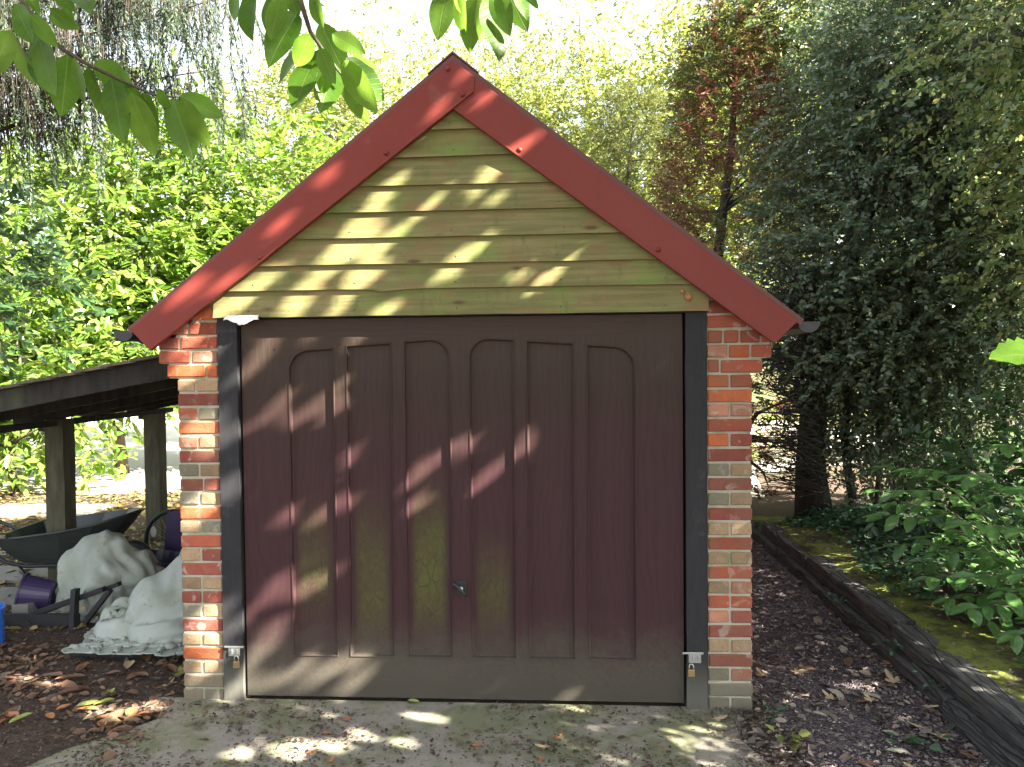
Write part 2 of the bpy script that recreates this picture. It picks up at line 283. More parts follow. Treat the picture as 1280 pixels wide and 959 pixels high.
c = m.ramp(bw.outputs[0], [(0.0, (0.060, 0.046, 0.055)), (0.6, (0.125, 0.098, 0.112)), (0.92, (0.19, 0.155, 0.165)), (1.0, (0.42, 0.38, 0.36))]); c = m.mix(m.math('MULTIPLY', m.step(n2, 0.45, 0.7), 0.5), c, (0.055, 0.040, 0.036))
m.bump(m.math('SUBTRACT', 1.0, vd), 1.0, 0.02); M['gravel'] = m.fin(c, 0.85, 0, 0.35)
m = Mat('mossy_concrete'); n1 = m.noise(2.6, detail=5, rough=0.65); n2 = m.noise(60, detail=5, rough=0.7); n3 = m.noise(9, detail=5, rough=0.7)
c = m.mix(n2, (0.19, 0.17, 0.14), (0.34, 0.31, 0.26)); c = m.mix(m.math('MULTIPLY', m.step(m.math('ADD', n1, m.math('MULTIPLY', n3, 0.3)), 0.56, 0.74), 0.75), c, (0.15, 0.165, 0.075))
c = m.mix(m.math('MULTIPLY', m.step(n3, 0.56, 0.66), 0.65), c, (0.09, 0.075, 0.06)); m.bump(n2, 0.6, 0.008); M['concrete'] = m.fin(c, 0.92, 0, 0.25)
m = Mat('mossy_bank_soil'); n1 = m.noise(3.4, detail=5, rough=0.7); n2 = m.noise(70, detail=5, rough=0.75); X, Y, Z = m.xyz()
mo = m.math('MULTIPLY', m.step(m.math('ADD', X, m.math('MULTIPLY', n1, -0.30)), 3.05, 2.70), m.ramp(n1, [(0.42, 0.05), (0.58, 1.0)]))
c = m.mix(n2, (0.030, 0.024, 0.018), (0.085, 0.065, 0.048)); c = m.mix(mo, c, m.mix(n2, (0.14, 0.18, 0.035), (0.34, 0.37, 0.08))); m.bump(n2, 1.0, 0.03); M['bank'] = m.fin(c, 0.95, 0, 0.2)
def chips(name, cols, rough=0.8):
    m = Mat(name); n = len(cols); c = m.ramp(m.island(), [(i/(n-1), k) for i, k in enumerate(cols)], 'CONSTANT' if False else 'LINEAR')
    c = m.mix(m.math('MULTIPLY', m.noise(80, detail=3), 0.4), c, (0.05, 0.035, 0.025)); return m.fin(c, rough, 0, 0.35)
M['chip_path'] = chips('path_chippings', [(0.085, 0.065, 0.078), (0.14, 0.11, 0.128), (0.115, 0.088, 0.095), (0.20, 0.16, 0.175), (0.27, 0.22, 0.21), (0.50, 0.44, 0.39)])
M['chip_soil'] = chips('bark_chippings', [(0.045, 0.032, 0.026), (0.085, 0.058, 0.042), (0.06, 0.04, 0.034), (0.13, 0.09, 0.065), (0.17, 0.12, 0.09)])
M['litter'] = chips('leaf_litter', [(0.10, 0.055, 0.035), (0.20, 0.105, 0.06), (0.15, 0.10, 0.07), (0.28, 0.17, 0.10), (0.09, 0.06, 0.045), (0.34, 0.25, 0.16)], 0.6)
M['litter_yellow'] = chips('yellow_leaf_litter', [(0.17, 0.13, 0.04), (0.28, 0.21, 0.06), (0.20, 0.12, 0.05), (0.34, 0.29, 0.10), (0.15, 0.16, 0.05), (0.38, 0.27, 0.12)], 0.6)
M['litter_grey'] = chips('greyed_leaf_litter', [(0.10, 0.075, 0.07), (0.20, 0.16, 0.145), (0.15, 0.105, 0.08), (0.34, 0.28, 0.23), (0.08, 0.06, 0.06), (0.42, 0.36, 0.27)], 0.6)
def fallen(name, a, b):
    m = Mat(name); n = m.noise(30, m.objco(), 4, 0.6); c = m.mix(m.objrand(), a, b); c = m.mix(m.math('MULTIPLY', m.step(n, 0.5, 0.7), 0.55), c, (0.06, 0.035, 0.025)); m.bump(n, 0.5, 0.004); return m.fin(c, 0.55)
M['f_brown'] = fallen('brown_leaf', (0.20, 0.10, 0.05), (0.13, 0.07, 0.045)); M['f_orange'] = fallen('orange_leaf', (0.40, 0.17, 0.06), (0.30, 0.12, 0.06))
M['f_tan'] = fallen('tan_leaf', (0.42, 0.31, 0.18), (0.50, 0.40, 0.24)); M['f_green'] = fallen('yellow_green_leaf', (0.30, 0.36, 0.07), (0.22, 0.27, 0.08))
M['f_pale'] = fallen('pale_leaf', (0.36, 0.34, 0.26), (0.30, 0.32, 0.24))

# ------------------------------------------------------------------ object helpers
def link(name, me, mat, loc, parent=None):
    o = bpy.data.objects.new(name, me); col.objects.link(o)
    if mat is not None and me is not None and not me.materials: me.materials.append(mat)
    o.location = loc
    if parent is not None:
        o.parent = parent; o.location = Vector(loc) - WL[parent.name]
    WL[o.name] = Vector(loc); return o
WL = {}
def tag(o, label=None, cat=None, group=None, kind=None):
    if label: o['label'] = label
    if cat: o['category'] = cat
    if group: o['group'] = group
    if kind: o['kind'] = kind
    return o
def empty(name, loc, label, cat, group=None):
    o = bpy.data.objects.new(name, None); o.empty_display_size = 0.1; col.objects.link(o); o.location = loc; WL[o.name] = Vector(loc)
    return tag(o, label, cat, group)
def mobj(name, verts, faces, mat, parent=None, smooth=False, base=False):
    v = np.array(verts, dtype=float); lo, hi = v.min(0), v.max(0); c = (lo+hi)/2
    if base: c[2] = lo[2]
    me = bpy.data.meshes.new(name); me.from_pydata((v-c).tolist(), [], faces); me.validate()
    if smooth: me.polygons.foreach_set('use_smooth', [True]*len(me.polygons))
    me.update(); return link(name, me, mat, c, parent)
def fastmesh(name, V, Q, mat, parent=None, smooth=False):
    """V (n,3) world verts, Q (m,k) faces all of the same size"""
    V = np.asarray(V, dtype=np.float64); c = (V.min(0)+V.max(0))/2
    me = bpy.data.meshes.new(name); k = Q.shape[1]
    me.vertices.add(len(V)); me.vertices.foreach_set('co', (V-c).astype(np.float32).ravel())
    me.loops.add(Q.size); me.loops.foreach_set('vertex_index', Q.astype(np.int32).ravel())
    me.polygons.add(len(Q)); me.polygons.foreach_set('loop_start', (np.arange(len(Q))*k).astype(np.int32))
    me.update(calc_edges=True)
    if smooth: me.polygons.foreach_set('use_smooth', np.ones(len(Q), dtype=bool))
    return link(name, me, mat, c, parent)
class MB:
    def __init__(s): s.v = []; s.f = []
    def add(s, v, f):
        b = len(s.v); s.v += [tuple(map(float, p)) for p in v]; s.f += [tuple(i+b for i in q) for q in f]; return s
    def box(s, x0, x1, y0, y1, z0, z1):
        return s.add([(x0,y0,z0),(x1,y0,z0),(x1,y1,z0),(x0,y1,z0),(x0,y0,z1),(x1,y0,z1),(x1,y1,z1),(x0,y1,z1)], [(0,3,2,1),(4,5,6,7),(0,1,5,4),(1,2,6,5),(2,3,7,6),(3,0,4,7)])
    def prism(s, poly, y0, y1):
        """poly in xz, counter-clockwise seen from -y"""
        n = len(poly); s.add([(x, y0, z) for x, z in poly]+[(x, y1, z) for x, z in poly], [tuple(range(n)), tuple(range(2*n-1, n-1, -1))]+[(i, i+n, (i+1) % n+n, (i+1) % n) for i in range(n)]); return s
    def tube(s, pts, rad, n=8, cap=True):
        pts = [Vector(p) for p in pts]; rr = rad if hasattr(rad, '__len__') else [rad]*len(pts); V = []; F = []
        prev = None
        for i, p in enumerate(pts):
            d = (pts[min(i+1, len(pts)-1)]-pts[max(i-1, 0)]).normalized()
            if prev is None:
                a = d.cross(Vector((0, 0, 1)));  a = a if a.length > 0.05 else d.cross(Vector((1, 0, 0)))
            else: a = prev - d*prev.dot(d)
            a.normalize(); prev = a; b = d.cross(a)
            for k in range(n):
                t = 2*math.pi*k/n; V.append(p+(a*math.cos(t)+b*math.sin(t))*rr[i])
        for i in range(len(pts)-1):
            for k in range(n): F.append((i*n+k, i*n+(k+1) % n, (i+1)*n+(k+1) % n, (i+1)*n+k))
        if cap: F.append(tuple(range(n-1, -1, -1))); F.append(tuple((len(pts)-1)*n+k for k in range(n)))
        return s.add(V, F)
    def lathe(s, prof, c, axis='z', n=16):
        V = []; F = []; c = Vector(c)
        for (r, h) in prof:
            for k in range(n):
                t = 2*math.pi*k/n
                q = (r*math.cos(t), r*math.sin(t), h)
                if axis == 'y': q = (q[0], h, q[1])
                if axis == 'x': q = (h, q[0], q[1])
                V.append(c+Vector(q))
        for i in range(len(prof)-1):
            for k in range(n): F.append((i*n+k, i*n+(k+1) % n, (i+1)*n+(k+1) % n, (i+1)*n+k))
        F.append(tuple(range(n-1, -1, -1))); F.append(tuple((len(prof)-1)*n+k for k in range(n)))
        return s.add(V, F)
    def obj(s, name, mat, parent=None, smooth=False, bevel=0.0, base=False):
        o = mobj(name, s.v, s.f, mat, parent, smooth, base)
        if bevel:
            bm = bmesh.new(); bm.from_mesh(o.data); bmesh.ops.bevel(bm, geom=bm.edges[:], offset=bevel, segments=2, profile=0.6, affect='EDGES'); bm.to_mesh(o.data); bm.free()
        return o
def nz(p, s, seed=0.0): return mnoise.noise(Vector((p[0]*s+seed, p[1]*s+seed*1.7, p[2]*s-seed)))
def roughplank(x0, x1, y0, y1, z0, z1, axis='x', seg=14, amp=0.004, seed=0):
    """box with subdivided, wobbling sides"""
    mb = MB(); V = []; F = []; L = {'x': (x0, x1), 'y': (y0, y1), 'z': (z0, z1)}[axis]
    for i in range(seg+1):
        t = L[0]+(L[1]-L[0])*i/seg
        ring = {'x': [(t,y0,z0),(t,y1,z0),(t,y1,z1),(t,y0,z1)], 'y': [(x0,t,z0),(x0,t,z1),(x1,t,z1),(x1,t,z0)], 'z': [(x0,y0,t),(x1,y0,t),(x1,y1,t),(x0,y1,t)]}[axis]
        for p in ring: V.append((p[0]+amp*nz(p, 5, seed), p[1]+amp*nz(p, 5, seed+3), p[2]+amp*nz(p, 5, seed+7)))
    for i in range(seg):
        for k in range(4): F.append((i*4+k, (i+1)*4+k, (i+1)*4+(k+1) % 4, i*4+(k+1) % 4))
    F.append((0, 1, 2, 3)); F.append((seg*4+3, seg*4+2, seg*4+1, seg*4)); return mb.add(V, F)

# ------------------------------------------------------------------ flecks of sun: gaps in the crowns
FL = []
def fleck_plane(u, v):
    if 300 < u < 862 and v > 400: return 0.014
    if v > 392: return 0.0 if u < 275 else -0.012
    q = facade(u, v, -0.045); lo = 3.064-(3.064-1.866)/1.59*abs(q[0])
    return -0.074 if q[2] > lo else -0.042
for u, v, w in [
  (410,219,.05),(350,283,.06),(283,352,.05),(240,366,.055),(200,400,.06),(610,119,.045),(548,137,.04),(663,177,.04),(585,88,.03),
  (503,213,.045),(475,252,.075),(544,247,.04),(440,288,.09),(470,280,.06),(503,285,.035),(415,319,.09),(445,312,.07),(471,317,.045),(574,318,.05),(600,308,.035),(320,352,.06),(345,346,.045),(390,352,.06),(445,346,.05),(470,340,.04),(562,340,.045),(302,378,.06),(285,384,.05),(366,378,.055),(385,372,.04),(430,378,.055),(612,212,.03),(627,244,.03),(595,241,.025),(650,343,.03),(694,343,.04),(680,350,.03),
  (316,459,.06),(322,446,.045),(346,513,.045),(333,525,.04),(360,494,.035),(392,507,.045),(410,495,.045),(375,520,.045),(427,480,.035),(427,505,.03),(446,421,.045),(458,413,.035),(396,415,.02),(438,567,.04),(533,581,.045),(520,600,.035),(545,570,.03),(286,543,.05),(297,470,.04),(290,610,.055),(430,632,.03),
  (687,553,.035),(668,543,.025),(658,559,.02),(584,556,.02),(603,602,.025),(628,583,.025),(733,483,.015),
  (331,801,.05),(325,818,.045),(340,785,.04),(428,832,.055),(412,840,.045),(442,824,.04),(393,729,.04),(405,722,.035),(362,742,.03),(342,735,.03),(297,780,.04),(295,860,.04),(376,837,.03),(441,856,.03),(527,624,.04),(359,644,.025),(410,639,.025),(310,862,.03),(345,850,.025),
  (272,392,.05),(262,404,.05),(240,464,.05),(225,464,.04),(265,442,.05),(255,536,.05),(243,533,.04),(264,553,.045),(250,637,.05),(236,637,.045),(258,622,.04),(265,778,.04),(268,800,.035),(228,432,.04),(262,832,.03)]:
    FL.append((facade(u, v, fleck_plane(u, v)), w*(0.40 if v < 395 and fleck_plane(u, v) < -0.06 else 0.42 if v < 395 else 0.75 if u < 480 else 0.45)))
for u, v, w in [(120,890,.07),(140,892,.07),(165,888,.06),(185,885,.05),(160,850,.04),(380,933,.06),(415,935,.06),(300,945,.05),(340,936,.05),(540,900,.05),(520,897,.04),(450,922,.05),(500,930,.04),(60,856,.045),(25,850,.04),(360,945,.05)]:
    FL.append((on_ground(u, v, 0.0), w))
for q, w in [((1.55, -2.2, 1.785), .13), (facade(445, 110, -2.62), .05), (facade(365, 105, -2.62), .05), (facade(630, 25, -2.62), .05), (facade(560, 20, -2.62), .04)]: FL.append((np.array(q), w))
FP = np.array([p for p, _ in FL]); FW = np.array([w for _, w in FL])
def keep_leaf(P, half):
    """False for leaves that would stand in one of the sun's ways through the crowns"""
    ok = np.ones(len(P), bool)
    for p, w in zip(FP, FW):
        d = P - p; t = d @ SUN; q = d - t[:, None]*SUN
        ok &= ~(((q*q).sum(1) < (w*0.40+half)**2) & (t > 1.2))
    return ok

# ------------------------------------------------------------------ foliage
def unit(a): return a/np.maximum(np.linalg.norm(a, axis=-1, keepdims=True), 1e-9)
TEMPL6 = np.array([(0,0,0),(0.30,0.46,0.10),(0.70,0.36,0.05),(1.0,0,-0.10),(0.70,-0.36,0.05),(0.30,-0.46,0.10)])
QUADS6 = np.array([(0,1,2,3),(0,3,4,5)])
TEMPL4 = np.array([(0,0,0),(0.45,0.5,0.10),(1.0,0,-0.06),(0.45,-0.5,0.10)])
def leaf_arrays(P, D, N, L, W, simple=False):
    TEMPL, QUADS = (TEMPL4, np.array([(0,1,2,3)])) if simple else (TEMPL6, QUADS6); k = len(TEMPL)
    D = unit(D); S = unit(np.cross(N, D)); N2 = np.cross(D, S)
    V = P[:, None, :] + D[:, None, :]*(TEMPL[None, :, 0:1]*L[:, None, None]) + S[:, None, :]*(TEMPL[None, :, 1:2]*W[:, None, None]) + N2[:, None, :]*(TEMPL[None, :, 2:3]*W[:, None, None])
    n = len(P); Q = QUADS[None]+(np.arange(n)*k)[:, None, None]
    return V.reshape(-1, 3), Q.reshape(-1, 4)
def sprays(rng, P, D, L, k, ll, lw, droop=0.25, side=0.8, upn=1.0):
    """k leaves along every twig P->P+D*L, alternating sides"""
    n = len(P); D = unit(D); up = np.array([0, 0, 1.0])
    S = unit(np.cross(D, up)+rng.normal(0, 0.25, (n, 3)))
    t = (np.arange(k)[None]+rng.random((n, k)))/k*0.9+0.1
    pos = P[:, None]+D[:, None]*(t*L[:, None])[..., None]; pos[..., 2] -= droop*(t**2)*L[:, None]
    sg = np.where(np.arange(k) % 2 == 0, 1.0, -1.0)[None, :, None]
    ld = D[:, None]*0.65+S[:, None]*sg*side+rng.normal(0, 0.32, (n, k, 3)); ld[..., 2] -= 0.25
    nn = rng.normal(0, 0.55, (n, k, 3)); nn[..., 2] += upn
    ls = ll*rng.uniform(0.65, 1.2, (n, k)); return pos.reshape(-1, 3), ld.reshape(-1, 3), nn.reshape(-1, 3), ls.reshape(-1), (ls*lw/ll).reshape(-1)
def stick_arrays(P, E, r):
    d = unit(E-P); a = unit(np.cross(d, np.array([0.3, 0.2, 1.0]))); b = np.cross(d, a); n = len(P)
    rr = (r if hasattr(r, '__len__') else np.full(n, r))[:, None]
    V = np.stack([P+a*rr, P-a*rr*0.5+b*rr*0.87, P-a*rr*0.5-b*rr*0.87, E], 1).reshape(-1, 3)
    Q = (np.array([(0,1,3),(1,2,3),(2,0,3)])[None]+(np.arange(n)*4)[:, None, None]).reshape(-1, 3); return V, Q
def in_ellipsoids(rng, n, ells, shell=0.35):
    w = np.array([e[3]*e[4]+e[4]*e[5]+e[3]*e[5] for e in ells]); idx = rng.choice(len(ells), n, p=w/w.sum()); E = np.array(ells)[idx]
    d = unit(rng.normal(0, 1, (n, 3))); r = (shell**2+(1-shell**2)*rng.random(n))**0.5
    r *= 1+0.16*np.sin(d[:, 0]*5+E[:, 0]*3)*np.cos(d[:, 2]*4+E[:, 1]*2)+0.12*np.sin(d[:, 1]*9+d[:, 2]*7)
    return E[:, :3]+d*r[:, None]*E[:, 3:6], d*E[:, 3:6]
def crown(name, mat, rng, ells, ntw, L, k, ll, lw, parent, shell=0.35, droop=0.25, up=0.1, twigmat=None, cull=True, zmin=0.15, side=0.8, upn=1.0, clump=0.35, region=None, tw_r=0.004, simple=False, face=0.0):
    nc = max(8, int(ntw/9)); C, Dc = in_ellipsoids(rng, nc, ells, shell); i = rng.integers(0, nc, ntw)
    P = C[i]+rng.normal(0, clump, (ntw, 3)); D = unit(unit(Dc[i])+rng.normal(0, 0.55, (ntw, 3))+np.array([0, 0, up]))
    Ls = L*rng.uniform(0.6, 1.3, ntw)
    if region is not None: sel = region(P); P, D, Ls = P[sel], D[sel], Ls[sel]
    pos, ld, nn, ls, ws = sprays(rng, P, D, Ls, k, ll, lw, droop, side, upn)
    if face: nn = nn+np.repeat(unit(D+np.array([0, 0, 0.25])), k, 0)*face
    ok = pos[:, 2] > zmin
    if cull: ok &= keep_leaf(pos+unit(ld)*ls[:, None]*0.5, ll*0.40)
    V, Q = leaf_arrays(pos[ok], ld[ok], nn[ok], ls[ok], ws[ok], simple); o = fastmesh(name, V, Q, mat, parent)
    if twigmat is not None:
        E = P+D*Ls[:, None]; E[:, 2] -= droop*Ls; ok = (P[:, 2] > zmin) & (E[:, 2] > zmin)
        V, Q = stick_arrays(P[ok], E[ok], tw_r); tag(fastmesh('twigs', V, Q, twigmat, parent), kind='stuff')
    return o
def bent(rng, a, b, n=7, wob=0.06, sag=0.0):
    a, b = np.array(a, float), np.array(b, float); L = np.linalg.norm(b-a); o = []
    ph = rng.uniform(0, 6, 3)
    for i in range(n):
        t = i/(n-1); p = a+(b-a)*t+np.sin(ph+t*np.array([4.0, 5.0, 3.0]))*wob*L*math.sin(math.pi*t)*np.array([1, 1, 0.4]); p[2] += sag*math.sin(math.pi*t); o.append(p)
    return o
def trunk(rng, base, top, r0, r1, limbs, mat, parent, n=9, wob=0.04, ls=0.5):
    mb = MB(); path = bent(rng, base, top, 9, wob); rad = [r0*(1.25 if i == 0 else 1)*(1-i/8)+r1*i/8 for i in range(9)]; mb.tube(path, rad, n)
    for e in limbs:
        i = int(np.clip(np.argmin([abs(p[2]-(e[2]-0.35*math.dist(e[:2], p[:2]))) for p in path]), 1, 8)); s = path[i]; ln = math.dist(s, e)
        mb.tube(bent(rng, s, e, 6, 0.08, 0.06*ln), [max(rad[i]*ls*(1-j/5.5), 0.006) for j in range(6)], 5, False)
    return mb.obj('trunk', mat, parent, True)
def tree(name, label, base, top, r0, ells, leafmat, ntw, L, k, ll, lw, seed, barkm='bark', nl=14, cat='tree', group=None, **kw):
    rng = np.random.default_rng(seed); t = empty(name, base, label, cat, group)
    tips, _ = in_ellipsoids(rng, nl, ells, 0.3); trunk(rng, base, top, r0, r0*0.2, [tuple(x) for x in tips], M[barkm], t)
    crown('crown', leafmat, rng, ells, ntw, L, k, ll, lw, t, **kw); return t

# ================================================================== THE SETTING
def sheet(name, poly, z, mat, seg=None):
    return tag(mobj(name, [(x, y, z) for x, y in poly], [tuple(range(len(poly)))], mat), kind='structure')
sheet('ground', [(-400, -400), (400, -400), (400, 400), (-400, 400)], 0.0, M['soil'])
rr = random.Random(3)
sheet('gravel_path', [(1.55+0.05*math.sin(i*1.3), -7+i*0.6) for i in range(21)]+[(2.50, 5.0-i*0.6+0.3) for i in range(21)], 0.004, M['gravel'])
ap = [(-1.62+rr.uniform(-.06,.06), 0.02), (-1.62,-0.10), (-1.50,-0.22), (-1.62,-0.38), (-1.78,-0.55), (-1.9,-0.8), (-1.95,-1.2), (-1.6,-1.5), (-0.4,-1.55), (0.6,-1.5), (1.3,-1.45), (1.5,-1.0), (1.45,-0.6), (1.35,-0.3), (1.42,-0.12), (1.40,0.02)]
apv = [(x, y, z) for z in (-0.05, 0.010) for x, y in ap]; n = len(ap)
tag(mobj('concrete_apron', apv, [tuple(range(n, 2*n))]+[(i, (i+1) % n, (i+1) % n+n, i+n) for i in range(n)], M['concrete']), kind='structure')
sheet('driveway', [(-30, 6.6), (-9, 6.9), (-6.2, 6.5), (-4.2, 6.7), (-2.0, 6.4), (1.2, 6.6), (3.2, 6.3), (3.6, 8.5), (6, 10), (9, 14), (6, 24), (-8, 25), (-30, 24)], 0.004, M['drive'])
# raised bed to the right of the path
xs = [2.545, 2.56, 2.62, 2.75, 2.9, 3.1, 3.4, 3.8, 4.4, 5.2, 6.5, 8.5, 8.6]; ys = [-6+0.35*i for i in range(35)]
V = []; F = []
for j, y in enumerate(ys):
    for i, x in enumerate(xs):
        z = 0.20+0.05*min(1, (x-2.56)/0.8)+0.03*nz((x, y, 0), 2.1)+0.015*nz((x, y, 0), 7)
        if i == len(xs)-1: z = -0.02
        if y > 3.4: z *= max(0, 1-(y-3.4)/1.5)*1.0
        if i == 0: z = -0.02
        V.append((x, y, z-0.004 if y > 4.85 else z))
for j in range(len(ys)-1):
    for i in range(len(xs)-1): a = j*len(xs)+i; F.append((a, a+1, a+1+len(xs), a+len(xs)))
bank = tag(mobj('earth_bank', V, F, M['bank'], smooth=True), kind='structure')
def bank_z(x, y):
    z = 0.20+0.05*min(1, max(0, x-2.56)/0.8)+0.03*nz((x, y, 0), 2.1)+0.015*nz((x, y, 0), 7)
    return z*(max(0, 1-(y-3.4)/1.5) if y > 3.4 else 1)

# ================================================================== GARAGE
gar = empty('garage', (0, 2.5, 0), 'small brick garage with red metal barge boards, green weatherboard gable and maroon door', 'garage')
# --- brick meshes shared between alike pieces
def brick_mesh(w, d, h, seed):
    bm = bmesh.new(); bmesh.ops.create_cube(bm, size=1.0)
    for v in bm.verts: v.co = Vector((v.co.x*w, v.co.y*d, v.co.z*h))
    bmesh.ops.bevel(bm, geom=bm.edges[:], offset=0.0045, segments=1, affect='EDGES')
    for v in bm.verts: v.co += Vector((nz(v.co, 31, seed), nz(v.co, 27, seed+4), nz(v.co, 29, seed+9)))*0.0035
    me = bpy.data.meshes.new('brick'); bm.to_mesh(me); bm.free(); me.materials.append(M['brick_red']); return me
BM = {}
def brick(x0, x1, z, mk, parent, rnd, y0=0.0, d=0.105):
    w = round((x1-x0)/0.004)*0.004; key = (w, rnd.randrange(2))
    if key not in BM: BM[key] = brick_mesh(w, d, 0.0625, 11*key[1]+w*70)
    o = bpy.data.objects.new('brick', BM[key]); col.objects.link(o); o.material_slots[0].link = 'OBJECT'; o.material_slots[0].material = M['brick_'+mk]
    o.parent = parent; wl_ = Vector(((x0+x1)/2, y0+d/2+rnd.uniform(-0.003, 0.003), z+rnd.uniform(-0.0015, 0.0015)))
    o.location = wl_-WL[parent.name]; o.rotation_euler = (0, rnd.uniform(-0.008, 0.008), rnd.uniform(-0.012, 0.012)); return o
Z0 = 1.8325
codes = {'r': 'red', 'o': 'orange', 'd': 'dark', 'p': 'pink', 'b': 'buff', 'g': 'grey'}
# each course from the outside of the pier to the door: colour and share of the width
LEFT = {-3: 'o5o5', -2: 'd2p3r5', -1: 'd4r7', 0: 'r5p4', 1: 'o7o2', 2: 'b4b5', 3: 'd9', 4: 'r5g5', 5: 'o9', 6: 'p5p5', 7: 'd9', 8: 'g5b5', 9: 'd6d4', 10: 'g5b5', 11: 'o9', 12: 'b5g5', 13: 'r9', 14: 'b5d5', 15: 'd9', 16: 'b5b5', 17: 'd5d5', 18: 'g5b5', 19: 'd9', 20: 'b5b5', 21: 'o9', 22: 'b5b5', 23: 'b9', 24: 'b5g5'}
RIGHT = {-3: 'd9', -2: 'p3r5', -1: 'r2d4r3r3', 0: 'r4o4p4', 1: 'r7r2', 2: 'r5o5', 3: 'o9', 4: 'p5p5', 5: 'r9', 6: 'd5o5', 7: 'd9', 8: 'b5g5', 9: 'd9', 10: 'b5g5', 11: 'd9', 12: 'b5b5', 13: 'r9', 14: 'b5b5', 15: 'r9', 16: 'p5b5', 17: 'r5r5', 18: 'd5p5', 19: 'd9', 20: 'b5b5', 21: 'd9', 22: 'p5g5', 23: 'g9', 24: 'g5g5'}
def pier(side, spec, seed):
    rnd = random.Random(seed); inner, outer = 1.266, 1.491
    lab = 'brick pier left of the door' if side < 0 else 'brick pier right of the door'
    core = MB()
    poly = [(inner+0.004, 0.0), (outer-0.006, 0.0), (outer-0.006, 1.72), (1.537, 1.722), (1.537, 1.797), (1.583, 1.799), (1.583, 1.87), (inner+0.004, 2.14)]
    if side < 0: poly = [(-x, z) for x, z in poly][::-1]
    core.prism(poly, 0.0075, 0.2)
    p = core.obj('brick_pier', M['mortar'], gar)
    for i, s in spec.items():
        out = 1.589 if i <= 0 else 1.543 if i == 1 else outer
        z = Z0-0.075*i
        parts = [(s[j], int(s[j+1])) for j in range(0, len(s), 2)]; tot = sum(q for _, q in parts); wav = out-inner-0.006; gap = 0.011
        x = out
        for cc, q in parts:
            w = (wav-gap*(len(parts)-1))*q/tot; a, b = x-w, x
            lim = 1.66-(z-0.03-1.87)*1.25 if z > 1.85 else 9      # courses under the barge board are cut to the slope
            if a+0.03 < lim:
                b2 = min(b, lim)
                brick(*((a, b2) if side > 0 else (-b2, -a)), z, codes[cc], p, rnd)
            x = a-gap
    return p
pier(-1, LEFT, 5); pier(1, RIGHT, 6)
# --- side and back walls: brickwork too far round the corner to see, joined
def side_wall(side):
    rnd = random.Random(9); mb = MB(); x1 = 1.488; 
    w = MB(); w.box(*sorted((side*1.28, side*1.481)), 0.2, 5.0, 0.0, 1.86).obj('side_wall', M['mortar'], gar); wall = w and gar.children[-1]
    for i in range(0, 25):
        y = 0.118 if i % 2 else 0.175+0.112
        z = Z0-0.075*i
        while y < 4.99:
            L = 0.215 if i % 2 else 0.1025; e = min(y+L, 5.0); j = rnd.uniform(-.002, .002)
            mb.box(*sorted((side*1.38, side*(x1+j))), y, e, z-0.031, z+0.031); y = e+0.0105
    o = mb.obj('brickwork', M['brick_red'], gar); o['kind'] = 'stuff'
side_wall(-1); side_wall(1)
MB().box(-1.48, 1.48, 4.8, 5.0, 0.0, 2.0).prism([(-1.46, 2.0), (1.46, 2.0), (0, 3.2)], 4.82, 4.98).obj('back_wall', M['brick_buff'], gar)
# --- roof
th = 0.03
for s in (-1, 1):
    pl = [(s*1.735, 1.985), (0, 3.345), (0, 3.345-th*1.27), (s*1.715, 1.985-th*0.9)]
    if s < 0: pl = pl[::-1]
    MB().prism(pl, -0.045, 5.12).obj('roof_sheet', M['roof'], gar)
    g = MB(); arc = [(s*1.765+0.055*math.cos(t), 1.975+0.055*math.sin(t)) for t in [math.pi+math.pi*k/10 for k in range(11)]]
    inn = [(s*1.765+0.050*math.cos(t), 1.975+0.050*math.sin(t)) for t in [2*math.pi-math.pi*k/10 for k in range(11)]]
    g.prism(arc+inn, -0.02, 5.1); g.prism(arc, -0.026, -0.020); g.obj('gutter', M['gutter'], gar)
rc = MB(); rc.prism([(-0.13, 3.252), (-0.125, 3.250), (0, 3.350), (0.125, 3.250), (0.13, 3.252), (0.0, 3.362)][::1], -0.050, 5.1).obj('ridge_cap', M['roof'], gar)
# --- barge boards (flat folded metal, left one laps over the right one at the top)
def barge(poly, y0, y1, screws, lip):
    b = MB().prism(poly, y0, y1).obj('barge_board', M['barge'], gar, bevel=0.0025)
    (xa, za), (xb, zb) = lip; d = Vector((xb-xa, 0, zb-za)).normalized(); nn = Vector((d.z, 0, -d.x)); nn = nn if nn.z < 0 else -nn
    q = [Vector((xa, 0, za)), Vector((xb, 0, zb)), Vector((xb, 0, zb))-nn*0.010, Vector((xa, 0, za))-nn*0.010]
    pl = [(v.x, v.z) for v in q]; ar = sum(pl[i][0]*pl[(i+1) % 4][1]-pl[(i+1) % 4][0]*pl[i][1] for i in range(4))
    if ar < 0: pl = pl[::-1]
    MB().prism(pl, y0-0.007, y0-0.0005).obj('folded_lip', M['barge'], b, bevel=0.002)
    for x, z in screws:
        MB().lathe([(0.013, 0.0), (0.013, -0.003), (0.008, -0.004), (0.008, -0.009), (0.005, -0.011)], (x, y0-0.0005, z), 'y', 10).obj('screw', M['barge'], b, True)
barge([(-1.701, 1.978), (-1.594, 1.867), (0.004, 3.064), (0.108, 3.142), (0.115, 3.218), (0.0, 3.307)], -0.076, -0.050, [(0.052, 3.075+0.055), (-0.34, 2.850), (-1.0, 2.335), (-0.02, 3.26)], ((-1.594, 1.867), (0.108, 3.142)))
barge([(1.701, 1.980), (0.02, 3.290), (0.0, 3.064), (1.586, 1.865)], -0.070, -0.047, [(0.335, 2.850), (1.02, 2.338)], ((1.586, 1.865), (0.01, 3.057)))
